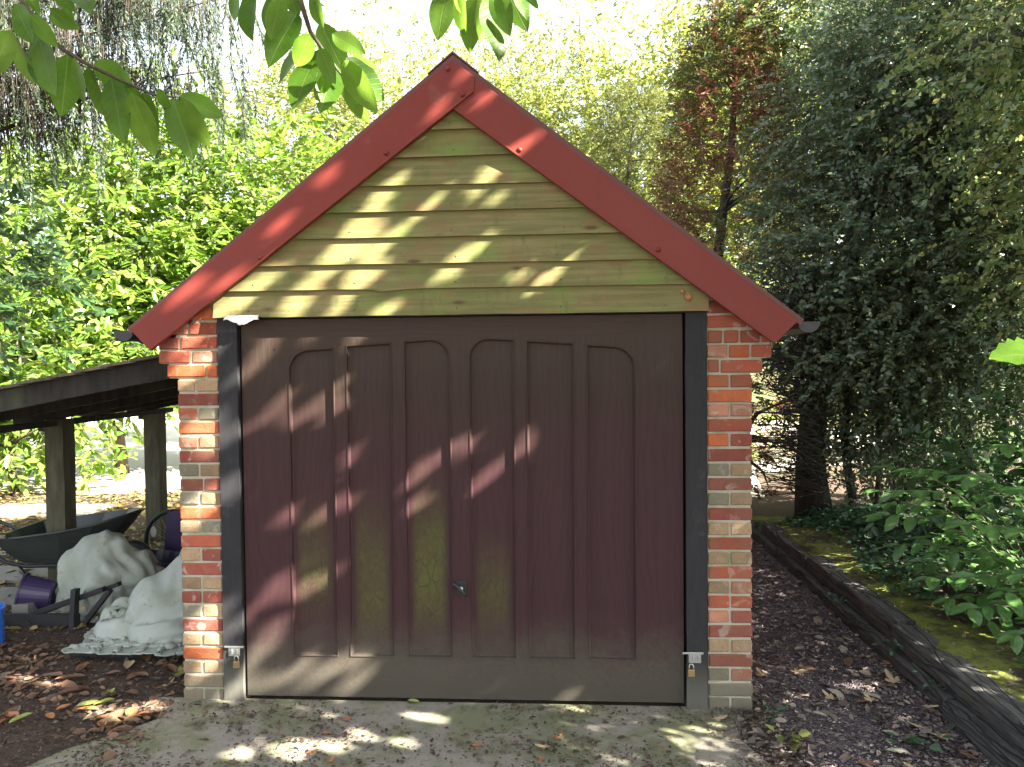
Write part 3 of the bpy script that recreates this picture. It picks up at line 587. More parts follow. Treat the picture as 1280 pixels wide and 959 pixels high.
# --- weatherboards
zb = [2.034, 2.170, 2.297, 2.432, 2.563, 2.694, 2.837, 2.971, 3.10]
rnd = random.Random(21)
for i in range(8):
    z0, z1 = zb[i], zb[i+1]+0.022
    def hw(z): return min(1.270, 1.70*(3.307-z)/(3.307-1.980)-0.06)
    seg = 40; V = []; F = []
    for j in range(seg+1):
        t = -1+2*j/seg
        xb_, xt = t*hw(z0), t*hw(z1); w = 0.0022*nz((xb_, i*3.1, 0), 3.0)+0.0012*nz((xb_, i*5.1, 0), 14)
        if i == 1 and -0.52 < xb_ < -0.18: w -= 0.010*math.sin((xb_+0.52)/0.34*math.pi)**2*(1+0.6*math.sin(xb_*60))
        if i == 6: w += 0.004*t
        yb = -0.046+0.002*nz((xb_, i, 0), 2.0); yt = -0.024
        V += [(xb_, yb, z0+w), (xt, yt, z1), (xt, yt+0.010, z1), (xb_, yb+0.018, z0+w+0.001)]
    for j in range(seg):
        for k in range(4): F.append((j*4+k, j*4+(k+1) % 4, (j+1)*4+(k+1) % 4, (j+1)*4+k))
    F.append((0, 3, 2, 1)); F.append((seg*4, seg*4+1, seg*4+2, seg*4+3))
    b = mobj('weatherboard', V, F, M['board'], gar)
    for xn in (-1.1, -0.55, 0.0, 0.55, 1.1):
        xn = xn*0.97+rnd.uniform(-.02, .02)
        if abs(xn) < hw(z1)-0.06: MB().lathe([(0.0035, 0), (0.0035, -0.0022), (0.002, -0.003)], (xn, -0.0410, z0+0.032), 'y', 6).obj('nail', M['black_plastic'], b)
MB().prism([(-1.27, 2.03), (1.27, 2.03), (1.2, 2.1), (0, 3.06), (-1.2, 2.1)], -0.008, 0.10).obj('gable_backing', M['black_timber'], gar)
# two rusty hooks-worth of dried gum on the lowest board
MB().lathe([(0.018, 0), (0.020, -0.008), (0.012, -0.016), (0.004, -0.018)], (1.170, -0.036, 2.105), 'y', 9).lathe([(0.011, 0), (0.012, -0.006), (0.004, -0.011)], (1.142, -0.033, 2.133), 'y', 8).obj('resin_knot', M['f_orange'], gar, True)
# --- posts beside the door and head rail
for s in (-1, 1):
    x0, x1 = sorted((s*1.160, s*1.2635))
    p = roughplank(x0, x1, -0.012, 0.09, 0.0, 2.036, 'z', 30, 0.0025, 3+s).obj('door_post', M['post'], gar)
MB().box(-1.159, 1.159, 0.040, 0.09, 2.030, 2.075).obj('door_head', M['black_timber'], gar)
# --- the door
FY = 0.012; dx0, dx1, dz0, dz1 = -1.146, 1.148, 0.032, 2.026
door_b = MB().box(dx0+0.004, dx1-0.004, FY+0.024, FY+0.036, dz0+0.004, dz1-0.004).obj('garage_door', M['door'], gar)
def outline(x0, x1, zt0, zt1, rl, rr_):
    zb0 = 0.245; pts = [(x0, zb0), (x1, zb0)]
    if rr_: pts += [(x1-rr_+rr_*math.cos(t), zt1-rr_+rr_*math.sin(t)-0.0) for t in [math.pi/2*k/8 for k in range(9)]]
    else: pts += [(x1, zt1)]
    if rl: pts += [(x0+rl-rl*math.sin(t), zt0-rl+rl*math.cos(t)) for t in [math.pi/2*k/8 for k in range(9)]]
    else: pts += [(x0, zt0)]
    return pts
OUT = [outline(-0.898, -0.650, 1.868, 1.876, 0.115, 0), outline(-0.590, -0.344, 1.886, 1.900, 0, 0), outline(-0.285, -0.038, 1.906, 1.914, 0, 0.105),
       outline(0.054, 0.294, 1.916, 1.908, 0.105, 0), outline(0.352, 0.599, 1.902, 1.886, 0, 0), outline(0.660, 0.912, 1.878, 1.868, 0, 0.115)]
bm = bmesh.new(); ed = []
def loop(pts, y):
    vs = [bm.verts.new((x, y, z)) for x, z in pts]; return [bm.edges.new((vs[i], vs[(i+1) % len(vs)])) for i in range(len(vs))]
ed += loop([(dx0, dz0), (dx1, dz0), (dx1, dz1), (dx0, dz1)], FY)
for o_ in OUT: ed += loop(o_, FY)
bmesh.ops.triangle_fill(bm, use_beauty=True, use_dissolve=False, edges=ed, normal=(0, -1, 0))
for f_ in bm.faces:
    if f_.normal.y > 0: f_.normal_flip()
be = [e for e in bm.edges if e.is_boundary and all(abs(v.co.x-dx0) < 1e-4 or abs(v.co.x-dx1) < 1e-4 or abs(v.co.z-dz0) < 1e-4 or abs(v.co.z-dz1) < 1e-4 for v in e.verts)]
ex = bmesh.ops.extrude_edge_only(bm, edges=be)
for v in [g_ for g_ in ex['geom'] if isinstance(g_, bmesh.types.BMVert)]: v.co.y += 0.03
me = bpy.data.meshes.new('door_frame'); bm.to_mesh(me); bm.free(); link('door_frame', me, M['door'], (0, 0, 0), door_b)
def inset(pts, d):
    o = []; n = len(pts)
    for i in range(n):
        a, b, c_ = (Vector((*pts[k % n], 0)) for k in (i-1, i, i+1)); e1 = (b-a).normalized(); e2 = (c_-b).normalized(); n1 = Vector((-e1.y, e1.x, 0)); n2 = Vector((-e2.y, e2.x, 0)); m_ = (n1+n2); m_ /= max(m_.length_squared/2, 0.5)*1.0
        o.append(((b+m_*d).x, (b+m_*d).y))
    return o
for o_ in OUT:
    rings = [(0.0, FY), (0.003, FY-0.004), (0.008, FY-0.003), (0.010, FY+0.014), (0.016, FY+0.0185), (0.022, FY+0.0185)]; V = []; F = []; n = len(o_)
    for d_, y_ in rings: V += [(x, y_, z) for x, z in inset(o_, d_)]
    for r_ in range(len(rings)-1):
        for i in range(n): F.append((r_*n+i, r_*n+(i+1) % n, (r_+1)*n+(i+1) % n, (r_+1)*n+i))
    F.append(tuple(range((len(rings)-1)*n, len(rings)*n))); mobj('door_panel', V, F, M['door'], door_b)
for x, z in [(0.30+0.029, 1.918), (0.63, 1.895), (-0.62, 1.893), (-0.315, 1.918), (0.965, 1.96), (0.965, 1.87), (-0.965, 1.96), (-0.965, 1.87)]:
    MB().lathe([(0.005, 0), (0.005, -0.002), (0.002, -0.003)], (x, FY, z), 'y', 8).obj('dowel', M['door'], door_b)
hd = MB().prism([(-0.016, 0.585), (0.022, 0.572), (0.030, 0.580), (0.030, 0.648), (0.020, 0.656), (-0.020, 0.650), (-0.024, 0.640)], FY-0.010, FY).obj('lock_plate', M['black_plastic'], door_b, bevel=0.003)
k_ = MB().lathe([(0.012, 0), (0.012, -0.008), (0.010, -0.010)], (0.003, FY-0.010, 0.614), 'y', 14).obj('lock_barrel', M['steel'], door_b, True)
MB().tube([(-0.036, FY-0.030, 0.648), (-0.012, FY-0.032, 0.632), (0.008, FY-0.032, 0.610), (0.036, FY-0.030, 0.582)], [0.006, 0.008, 0.008, 0.005], 8).tube([(0.0, FY-0.032, 0.620), (0.0, FY-0.008, 0.618)], 0.006, 8).obj('turn_handle', M['black_plastic'], door_b, True)
# --- slide bolts with padlocks
for s, xc in ((-1, -1.205), (1, 1.198)):
    b = MB().box(xc-0.050, xc+0.055, -0.0225, -0.0165, 0.296, 0.306) if s < 0 else MB().box(xc-0.062, xc+0.043, -0.0225, -0.0165, 0.296, 0.306)
    b.box(xc-0.030, xc+0.032, -0.0165, -0.0125, 0.250, 0.2955).box(xc-0.012, xc-0.004, -0.028, -0.0165, 0.262, 0.290).box(xc+0.016, xc+0.024, -0.028, -0.0165, 0.262, 0.290)
    b = b.obj('slide_bolt', M['steel'], gar, bevel=0.0015)
    px = xc+(0.020 if s < 0 else -0.020); pz = 0.213 if s < 0 else 0.205
    MB().box(px-0.017, px+0.017, -0.040, -0.026, pz-0.018, pz+0.018).obj('padlock', M['brass'] if s < 0 else M['brass'], b, bevel=0.003)
    MB().tube([(px-0.011, -0.033, pz+0.017), (px-0.011, -0.033, pz+0.036), (px-0.006, -0.033, pz+0.045), (px+0.006, -0.033, pz+0.045), (px+0.011, -0.033, pz+0.036), (px+0.011, -0.033, pz+0.017)], 0.003, 7).obj('shackle', M['steel'], b, True)

# --- torn plastic caught under the lowest board
V = []; F = []; nx, nzz = 22, 9
for j in range(nzz):
    for i in range(nx):
        s_ = i/(nx-1); t_ = j/(nzz-1); x = -1.188+0.168*s_-0.02*t_*(1-s_); wv_ = 0.010*math.sin(s_*19+t_*3)+0.008*nz((s_, t_, 0), 6)
        zz = 2.044-(0.036-0.013*math.sin(s_*7+1)+0.010*nz((s_*3, 1, 0), 4))*t_+0.004*nz((s_, t_, 2), 9)
        V.append((x, -0.0535-0.012*t_*(1-t_)-abs(wv_)*0.9-0.010*t_, zz))
for j in range(nzz-1):
    for i in range(nx-1): a = j*nx+i; F.append((a, a+1, a+nx+1, a+nx))
pl = mobj('plastic_scrap', V, F, M['white_plastic'], smooth=True); md = pl.modifiers.new('t', 'SOLIDIFY'); md.thickness = 0.0015
tag(pl, 'torn scrap of white plastic caught under the lowest weatherboard', 'plastic')

# ================================================================== LEAN-TO
lt = empty('lean_to_shelter', (-2.7, 2.2, 0), 'low dark timber lean-to with mossy board roof against the garage side', 'shelter')
def raf_top(x): return 1.842+(x+1.66)*0.183          # top of rafters
def rafter(y, x0, x1, h, w, nm='rafter', seed=0, mat='old_timber', dz=0.0):
    seg = 16; V = []; F = []
    for i in range(seg+1):
        x = x0+(x1-x0)*i/seg; zt = raf_top(x)+dz+0.003*nz((x, y, 0), 4, seed)
        for yy, zz in ((y-w/2, zt-h), (y-w/2, zt), (y+w/2, zt), (y+w/2, zt-h)): V.append((x, yy+0.002*nz((x, yy, zz), 6, seed), zz))
    for i in range(seg):
        for k in range(4): F.append((i*4+k, i*4+(k+1) % 4, (i+1)*4+(k+1) % 4, (i+1)*4+k))
    F.append((0, 3, 2, 1)); F.append((seg*4, seg*4+1, seg*4+2, seg*4+3)); return mobj(nm, V, F, M[mat], lt)
rafter(0.28, -3.95, -1.500, 0.120, 0.05, seed=1); rafter(1.2, -3.95, -1.500, 0.115, 0.05, seed=2)
rafter(2.1, -3.95, -1.500, 0.125, 0.05, seed=3); rafter(3.0, -3.95, -1.500, 0.115, 0.05, seed=4); rafter(3.75, -3.95, -1.500, 0.12, 0.05, seed=5)
for y, x in ((0.30, -3.62), (2.1, -3.573), (3.73, -3.656)):
    zt = raf_top(x)-0.122
    roughplank(x-0.078, x+0.078, y-0.075, y+0.075, -0.03, zt, 'z', 16, 0.004, y).obj('post', M['post_timber'], lt, bevel=0.0)
    roughplank(x-0.155, x-0.079, y-0.04, y+0.04, zt-0.10, zt+0.01, 'z', 4, 0.003, y+2).obj('bracket', M['old_timber'], lt)
roughplank(-3.62, -3.54, 0.2, 3.9, raf_top(-3.6)-0.170, raf_top(-3.6)-0.125, 'y', 14, 0.003, 8).obj('wall_plate', M['old_timber'], lt)
rnd = random.Random(4)
nb = 15
for i in range(nb):       # roof boards run front to back, each lapping the one below
    x0 = -4.02+i*(2.50/nb); x1 = x0+2.50/nb+0.03; y0 = 0.20+rnd.uniform(-.03, .03); z0, z1 = raf_top(x0)+0.022, raf_top(x1)+0.008
    lo0 = 0.016; V = []; F = []; seg = 12
    for j in range(seg+1):
        y = y0+(4.0-y0)*j/seg; w = 0.006*nz((x0*3, y, 0), 3)
        V += [(x0+w, y, z0-lo0+w*0.4), (x1, y, z1-0.010), (x1, y, z1+0.006), (x0+w, y, z0+w*0.4)]
    for j in range(seg):
        for k in range(4): F.append((j*4+k, (j+1)*4+k, (j+1)*4+(k+1) % 4, j*4+(k+1) % 4))
    F.append((0, 1, 2, 3)); F.append((seg*4+3, seg*4+2, seg*4+1, seg*4)); mobj('roof_board', V, F, M['mossy_timber'], lt)

# ================================================================== THINGS UNDER AND BESIDE THE LEAN-TO
def drape(name, label, lumps, cx, cy, size, n, seed, zground=0.0, steps=170, squeeze=0.72, walls=()):
    """woven sack cloth let fall over its contents (position-based cloth, lumps are ellipsoids)"""
    rng = np.random.default_rng(seed); g = np.linspace(-0.5, 0.5, n); GX, GY = np.meshgrid(g, g, indexing='xy'); h = size/(n-1)
    X = np.stack([cx+GX*size*squeeze, cy+GY*size*squeeze, np.full_like(GX, 0.75)], -1)
    X[..., 2] += 0.05*np.sin(GX*17+seed)*np.cos(GY*13)+rng.normal(0, 0.006, GX.shape); X[..., :2] += rng.normal(0, 0.004, X[..., :2].shape); V = np.zeros_like(X)
    cons = [((slice(None), slice(0, -1)), (slice(None), slice(1, None)), h, 1.0), ((slice(0, -1), slice(None)), (slice(1, None), slice(None)), h, 1.0),
            ((slice(0, -1), slice(0, -1)), (slice(1, None), slice(1, None)), h*2**.5, 0.7), ((slice(0, -1), slice(1, None)), (slice(1, None), slice(0, -1)), h*2**.5, 0.7),
            ((slice(None), slice(0, -2)), (slice(None), slice(2, None)), 2*h, 0.10), ((slice(0, -2), slice(None)), (slice(2, None), slice(None)), 2*h, 0.10)]
    for st in range(steps):
        V[..., 2] -= 9.8*0.014; V *= 0.97; Y = X+V*0.014
        for it in range(7):
            for a, b, L, k in cons:
                d = Y[b]-Y[a]; l = np.linalg.norm(d, axis=-1, keepdims=True); c_ = d*(0.5*k*(1-L/np.maximum(l, 1e-6))); 
                Y[a] += c_*0.9; Y[b] -= c_*0.9
            for (lx, ly, lz, rx, ry, rz) in lumps:
                q = (Y-np.array([lx, ly, lz]))/np.array([rx, ry, rz]); r = np.linalg.norm(q, axis=-1, keepdims=True); m_ = (r < 1)[..., 0]
                if m_.any(): Y[m_] = (q[m_]/np.maximum(r[m_], 1e-3))*np.array([rx, ry, rz])+np.array([lx, ly, lz]); Y[m_] = Y[m_]*0.6+X[m_]*0.4*1.0 if st > 60 else Y[m_]
            for ax, val, sg in walls:
                m_ = (Y[..., ax]-val)*sg < 0; Y[..., ax][m_] = val
            m_ = Y[..., 2] < zground+0.004; Y[..., 2][m_] = zground+0.004
        m_ = Y[..., 2] < zground+0.006; Y[..., :2][m_] = X[..., :2][m_]*0.7+Y[..., :2][m_]*0.3
        V = (Y-X)/0.014; X = Y
        if st < steps*0.6: V += rng.normal(0, 0.05, V.shape)
    du = np.gradient(X, axis=1); dv = np.gradient(X, axis=0); NN = unit(np.cross(du, dv)); rf = random.Random(seed); crs = np.zeros(GX.shape)
    wx = 0.05*np.sin(GX*9+3*np.sin(GY*7+seed)); wy = 0.05*np.sin(GY*11+2*np.sin(GX*8))
    for q in range(16):
        a_ = rf.uniform(0, math.pi); fr = rf.uniform(3, 7) if q < 7 else rf.uniform(9, 20); am = (0.019 if q < 7 else 0.0095)*rf.uniform(0.6, 1.2); ph = ((GX+wx)*math.cos(a_)+(GY+wy)*math.sin(a_))*fr*size+rf.uniform(0, 2)
        mk = np.clip(np.sin(GX*rf.uniform(4, 9)+rf.uniform(0, 6))*np.sin(GY*rf.uniform(4, 9)+rf.uniform(0, 6))*1.6+0.35, 0, 1); crs += am*mk*(np.abs((ph % 2.0)-1)*2-1)
    crs *= np.clip((X[..., 2]-zground)/0.12, 0.12, 1.0)
    X = X+NN*crs[..., None]*np.sign(NN[n//2, n//2, 2]); X[..., 2] = np.maximum(X[..., 2], zground+0.003)
    Vv = X.reshape(-1, 3); idx = np.arange(n*n).reshape(n, n); Q = np.stack([idx[:-1, :-1], idx[:-1, 1:], idx[1:, 1:], idx[1:, :-1]], -1).reshape(-1, 4)
    o = fastmesh(name, Vv, Q, M['sack'], None, True); uv = o.data.uv_layers.new(name='u'); UVv = np.stack([GX, GY], -1).reshape(-1, 2)+0.5
    uv.data.foreach_set('uv', UVv[Q.ravel()].astype(np.float32).ravel()); md = o.modifiers.new('t', 'SOLIDIFY'); md.thickness = 0.003
    return tag(o, label, 'sack')
drape('plastic_sack', 'tented pale woven sack leaning beside the wheelbarrow tray', [(-2.90, 1.62, 0.20, 0.24, 0.20, 0.37), (-2.66, 1.60, 0.16, 0.20, 0.18, 0.24), (-3.08, 1.58, 0.12, 0.15, 0.16, 0.27), (-2.78, 1.50, 0.14, 0.2, 0.16, 0.26)], -2.88, 1.58, 1.15, 88, 3, steps=120, squeeze=0.60)
drape('plastic_sack', 'slumped white woven sack with crumpled mouth against the left brick pier', [(-1.90, 1.02, 0.24, 0.25, 0.20, 0.40), (-2.10, 0.96, 0.16, 0.22, 0.20, 0.27), (-2.30, 0.80, 0.10, 0.16, 0.10, 0.09), (-2.00, 0.72, 0.10, 0.20, 0.09, 0.10), (-2.42, 0.95, 0.10, 0.10, 0.14, 0.10)], -2.10, 0.90, 1.30, 92, 8, steps=120, zground=0.055, squeeze=0.56, walls=((0, -1.52, -1), (0, -2.62, 1)))
tag(roughplank(-2.52, -1.52, 0.58, 1.30, 0.0, 0.055, 'x', 14, 0.004, 5).obj('timber_sleeper', M['black_timber']), 'flat black timber sleeper under the slumped white sack', 'timber')

# wheelbarrow
wb = empty('wheelbarrow', (-3.45, 2.1, 0), 'black wheelbarrow with deep tray standing behind the sacks', 'wheelbarrow')
def tray():
    # rim and floor outlines, (x, y) ccw; tip to the right
    rim = [(-3.96, 1.82, 0.43), (-3.70, 1.79, 0.46), (-3.40, 1.80, 0.50), (-3.15, 1.86, 0.545), (-2.95, 2.00, 0.605), (-2.92, 2.12, 0.615), (-2.95, 2.24, 0.605), (-3.15, 2.38, 0.57), (-3.40, 2.44, 0.53), (-3.70, 2.45, 0.49), (-3.96, 2.42, 0.46), (-3.99, 2.12, 0.44)]
    flo = [(-3.80, 1.94, 0.225), (-3.66, 1.93, 0.222), (-3.50, 1.935, 0.22), (-3.38, 1.96, 0.225), (-3.29, 2.03, 0.235), (-3.27, 2.12, 0.24), (-3.29, 2.21, 0.235), (-3.38, 2.28, 0.225), (-3.50, 2.305, 0.22), (-3.66, 2.31, 0.222), (-3.80, 2.30, 0.225), (-3.82, 2.12, 0.225)]
    V = []; F = []; n = 12; L = 6
    for j in range(L):
        t = j/(L-1); s_ = t**0.85
        for a, b in zip(flo, rim): V.append(tuple(a[k]+(b[k]-a[k])*(s_ if k < 2 else t) for k in range(3)))
    ins = len(V)
    for j in range(L-1, -1, -1):
        t = j/(L-1); s_ = t**0.85; cx, cy = -3.5, 2.12
        for a, b in zip(flo, rim):
            p = [a[k]+(b[k]-a[k])*(s_ if k < 2 else t) for k in range(3)]; V.append((p[0]+(cx-p[0])*0.03, p[1]+(cy-p[1])*0.04, p[2]+0.010*(1-t)+0.002))
    for j in range(2*L-1):
        for i in range(n): F.append((j*n+i, j*n+(i+1) % n, (j+1)*n+(i+1) % n, (j+1)*n+i))
    F.append(tuple(range(n-1, -1, -1))); F.append(tuple((2*L-1)*n+i for i in range(n))); t_ = mobj('tray', V, F, M['tray'], wb, smooth=False)
    MB().tube([(x, y, z) for x, y, z in rim]+[rim[0]], 0.011, 6, False).obj('rim_roll', M['tray'], t_, True); return t_
tr_ = tray()
for yy in (1.88, 2.36):
    MB().tube([(-4.55, yy, 0.52), (-4.30, yy, 0.47), (-4.05, yy, 0.36), (-3.90, yy, 0.245), (-3.75, yy+(2.12-yy)*0.1, 0.205), (-3.35, yy+(2.12-yy)*0.45, 0.20), (-2.98, 2.12+(yy-2.12)*0.28, 0.20)], 0.016, 8).obj('handle', M['black_plastic'], wb, True)
    MB().tube([(-4.55, yy, 0.52), (-4.42, yy, 0.495)], 0.021, 8).obj('grip', M['rubber'], wb, True)
    MB().tube([(-3.80, yy+(2.12-yy)*0.1, 0.20), (-3.745, yy, 0.15), (-3.74, yy, 0.02), (-3.70, yy, 0.012)], 0.014, 8).obj('leg', M['black_plastic'], wb, True)
def wheel(c, ro, ri, parent, axis='y', nm='wheel', w=0.04):
    t = MB(); V = []; F = []; n, k2 = 28, 8
    for i in range(n):
        a = 2*math.pi*i/n
        for j in range(k2):
            b = 2*math.pi*j/k2; r = (ro+ri)/2+(ro-ri)/2*math.cos(b); V.append((c[0]+r*math.cos(a), c[1]+w*math.sin(b), c[2]+r*math.sin(a)))
    for i in range(n):
        for j in range(k2): F.append((i*k2+j, i*k2+(j+1) % k2, ((i+1) % n)*k2+(j+1) % k2, ((i+1) % n)*k2+j))
    return mobj(nm, V, F, M['rubber'], parent, True)
w_ = wheel((-2.98, 2.12, 0.185), 0.185, 0.115, wb); MB().lathe([(0.118, -0.012), (0.118, 0.012)], (-2.98, 2.12, 0.185), 'y', 20).obj('rim', M['steel'], w_)
MB().box(-3.95, -3.83, 1.795, 1.806, 0.325, 0.333).box(-3.95, -3.83, 1.795, 1.806, 0.345, 0.351).obj('tray_rib', M['steel'], wb)
MB().tube([(-3.955, 1.80, 0.452), (-3.82, 1.785, 0.470)], 0.016, 8).obj('rim_handle', M['flag'], wb, True)
# bicycle wheel against the garage side
bw_ = empty('bicycle_wheel', (-2.86, 2.55, 0), 'loose bicycle wheel with white spoke reflector beside the wheelbarrow', 'wheel')
cx, cy, cz = -2.86, 2.55, 0.272
wheel((cx, cy, cz), 0.272, 0.232, bw_, nm='tyre', w=0.021)
rim = MB(); pts = [(cx+0.228*math.cos(2*math.pi*k/32), cy, cz+0.228*math.sin(2*math.pi*k/32)) for k in range(33)]; rim.tube(pts, 0.008, 6, False).obj('rim', M['steel'], bw_, True)
MB().lathe([(0.018, -0.04), (0.022, -0.035), (0.014, -0.02), (0.014, 0.02), (0.022, 0.035), (0.018, 0.04)], (cx, cy, cz), 'y', 12).obj('hub', M['steel'], bw_, True)
for k in range(18):
    a = 2*math.pi*k/18; MB().tube([(cx+0.018*math.cos(a+0.4), cy+(0.03 if k % 2 else -0.03), cz+0.018*math.sin(a+0.4)), (cx+0.226*math.cos(a), cy, cz+0.226*math.sin(a))], 0.0014, 4).obj('spoke', M['steel'], bw_)
a = math.radians(165); MB().lathe([(0.006, -0.012), (0.028, -0.008), (0.030, 0.0), (0.028, 0.006)], (0, 0, 0), 'y', 14)
rf = MB().lathe([(0.006, -0.014), (0.024, -0.010), (0.026, 0.0), (0.022, 0.006)], (cx-0.175, cy-0.012, cz+0.075), 'y', 14); rf.v = [(x, y, cz+0.075+(z-cz-0.075)*1.9) for x, y, z in rf.v]; rf.obj('reflector', M['white_plastic'], bw_, True)
# purple tubs and panel
def tub(name, label, c, r0, r1, h, mat, tilt, az, cat='tub'):
    mb = MB(); mb.lathe([(r0*0.9, 0.0), (r0, 0.012), (r1, h), (r1+0.012, h), (r1+0.012, h+0.014), (r1-0.006, h+0.014), (r0-0.008, 0.022), (0.01, 0.022)], (0, 0, 0), 'z', 28)
    T = Matrix.Rotation(az, 4, 'Z') @ Matrix.Rotation(tilt, 4, 'Y'); v = [T @ Vector(p) for p in mb.v]; lo = min(p.z for p in v); mb.v = [(p.x+c[0], p.y+c[1], p.z-lo+c[2]) for p in v]
    return tag(mb.obj(name, mat, smooth=False), label, cat)
tub('plastic_tub', 'purple plastic tub lying tipped beside the tented sack', (-3.24, 1.50, 0.0), 0.10, 0.13, 0.20, M['purple'], R(78), R(200))
tub('plastic_tub', 'dark navy plastic tub behind the two white sacks', (-2.66, 1.85, 0.0), 0.17, 0.22, 0.27, M['navy'], R(8), R(20))
pp = roughplank(-2.80, -2.20, 2.28, 2.30, 0.0, 0.56, 'z', 6, 0.003, 2); pp.v = [(x+0.10*(z-0.3), y, z+0.20*(x+2.8)*(z/0.56)) for x, y, z in pp.v]
tag(pp.obj('plastic_sheet', M['purple']), 'slanting dull purple plastic sheet leaning by the garage side wall', 'sheet')
tub('blue_drum', 'bright blue plastic drum at the edge of the leaf litter', (-3.222, 0.72, 0.0), 0.15, 0.15, 0.23, M['blue'], 0.0, 0.0, 'drum')
# black timber offcuts
def plank_between(a, b, w, h, label, mat='black_timber', name='timber_offcut', seed=0):
    a, b = Vector(a), Vector(b); d = (b-a).normalized(); s_ = d.cross(Vector((0, 0, 1))).normalized() if abs(d.z) < 0.95 else Vector((0, 1, 0)); u_ = s_.cross(d); V = []; F = []; seg = 8
    for i in range(seg+1):
        p = a.lerp(b, i/seg)
        for q, r_ in ((-1, -1), (1, -1), (1, 1), (-1, 1)): v = p+s_*q*w/2+u_*r_*h/2; v += Vector((nz(v, 8, seed), nz(v, 8, seed+2), nz(v, 8, seed+4)))*0.003; V.append(v)
    for i in range(seg):
        for k in range(4): F.append((i*4+k, (i+1)*4+k, (i+1)*4+(k+1) % 4, i*4+(k+1) % 4))
    F.append((0, 1, 2, 3)); F.append((seg*4+3, seg*4+2, seg*4+1, seg*4)); return tag(mobj(name, V, F, M[mat]), label, 'timber')
plank_between((-3.75, 1.10, 0.045), (-2.80, 1.12, 0.045), 0.03, 0.085, 'long black board lying on edge in front of the sacks')
plank_between((-2.805, 1.06, -0.005), (-2.80, 1.09, 0.27), 0.055, 0.035, 'short black upright offcut standing in the timber pile', seed=2)
plank_between((-3.27, 1.16, 0.035), (-2.62, 1.13, 0.262), 0.045, 0.03, 'black batten sloping up towards the slumped sack', seed=3)
plank_between((-3.22, 1.21, 0.03), (-2.54, 1.18, 0.283), 0.04, 0.028, 'thin black batten sloping behind another batten', seed=5)
plank_between((-2.75, 1.11, 0.03), (-2.56, 1.10, 0.262), 0.04, 0.03, 'short black batten slanting up to the slumped sack', seed=6)
plank_between((-3.06, 1.22, 0.025), (-2.80, 1.20, 0.115), 0.028, 0.022, 'pale thin stick lying under the sloping battens', 'f_tan', seed=7)
tag(roughplank(-3.42, -3.30, 1.30, 1.40, 0.0, 0.09, 'x', 4, 0.006, 3).obj('stone_block', M['flag']), 'small grey stone block among the black timber offcuts', 'stone')
for i, (x, y, w, d, lab) in enumerate([(-5.95, 5.25, 1.5, 0.75, 'long grey paving slab on yellow leaves beyond the lean-to post'), (-4.15, 2.35, 0.75, 0.42, 'grey paving slab half under the wheelbarrow legs'), (-3.72, 1.75, 0.5, 0.36, 'small grey paving slab beside the purple tub')]):
    tag(roughplank(x-w/2, x+w/2, y-d/2, y+d/2, -0.03, 0.028, 'x', 8, 0.008, i).obj('paving_slab', M['flag']), lab, 'slab')

# ================================================================== SLEEPER EDGING
def sleeper(x0, x1, y0, y1, z0, z1, label, seed):
    seg = 60; V = []; F = []; prof = [(x0, z0), (x0, z0+(z1-z0)*0.45), (x0, z1-0.014), (x0+0.005, z1-0.004), (x0+0.014, z1), ((x0+x1)/2, z1+0.002), (x1, z1-0.004), (x1, z0)]; n = len(prof)
    for i in range(seg+1):
        y = y0+(y1-y0)*i/seg
        for k, (x, z) in enumerate(prof):
            p = (x, y, z); a = 0.010 if 0 < k < n-1 else 0.004
            V.append((x+a*nz(p, 3.5, seed)+0.008*nz(p, 14, seed), y, max(z0-0.0, z+(a*nz(p, 4.5, seed+5)+0.006*nz(p, 16, seed+1) if z > z0 else 0))))
    for i in range(seg):
        for k in range(n): F.append((i*n+k, (i+1)*n+k, (i+1)*n+(k+1) % n, i*n+(k+1) % n))
    F.append(tuple(range(n))); F.append(tuple(seg*n+k for k in range(n-1, -1, -1)))
    return tag(mobj('timber_sleeper', V, F, M['sleeper']), label, 'sleeper', 'old sleepers edging the path')
sleeper(2.405, 2.52, -2.6, -0.05, 0.0, 0.095, 'lower grey sleeper below the mossiest stretch of bank', 1)
sleeper(2.425, 2.54, -0.03, 1.75, 0.0, 0.095, 'lower grey sleeper along the middle of the path', 2)
sleeper(2.445, 2.55, 1.77, 4.3, 0.0, 0.09, 'lower grey sleeper at the far end of the path', 3)
sleeper(2.475, 2.625, -2.2, 0.72, 0.105, 0.215, 'upper grey sleeper beside the glossy shrub', 4)
sleeper(2.490, 2.635, 0.76, 2.35, 0.105, 0.22, 'cracked upper sleeper between two others along the bank', 5)
sleeper(2.495, 2.635, 2.40, 3.75, 0.10, 0.195, 'upper sleeper ending near the ivy-clad trunk', 6)

# ================================================================== TREES
# right-hand belt: dark evergreens over the path, shading the front of the garage
E_ = in_ellipsoids
HK = dict(twigmat=M['twig'], clump=0.20, simple=True, shell=0.5, upn=0.25, face=0.9)
tree('holly_tree', 'dark dense evergreen with ivy-clad leaning trunk at the path end', (3.17, 4.25, 0), (3.5, 4.3, 5.0), 0.17, [(3.68, 3.95, 1.95, 0.72, 0.75, 1.0), (3.85, 4.2, 2.9, 1.15, 1.1, 1.5), (4.3, 4.3, 4.4, 1.4, 1.2, 1.4)], M['holly'], 5600, 0.34, 14, 0.058, 0.036, 11, **HK)
tree('holly_tree', 'dark evergreen on twin leaning stems behind the glossy shrub', (4.75, 4.6, 0), (5.1, 4.2, 5.2), 0.085, [(4.7, 3.7, 2.0, 1.2, 0.9, 1.1), (5.0, 3.8, 3.1, 1.4, 1.2, 1.5), (5.2, 3.9, 4.7, 1.7, 1.4, 1.5)], M['holly'], 5600, 0.34, 14, 0.058, 0.036, 12, **HK)
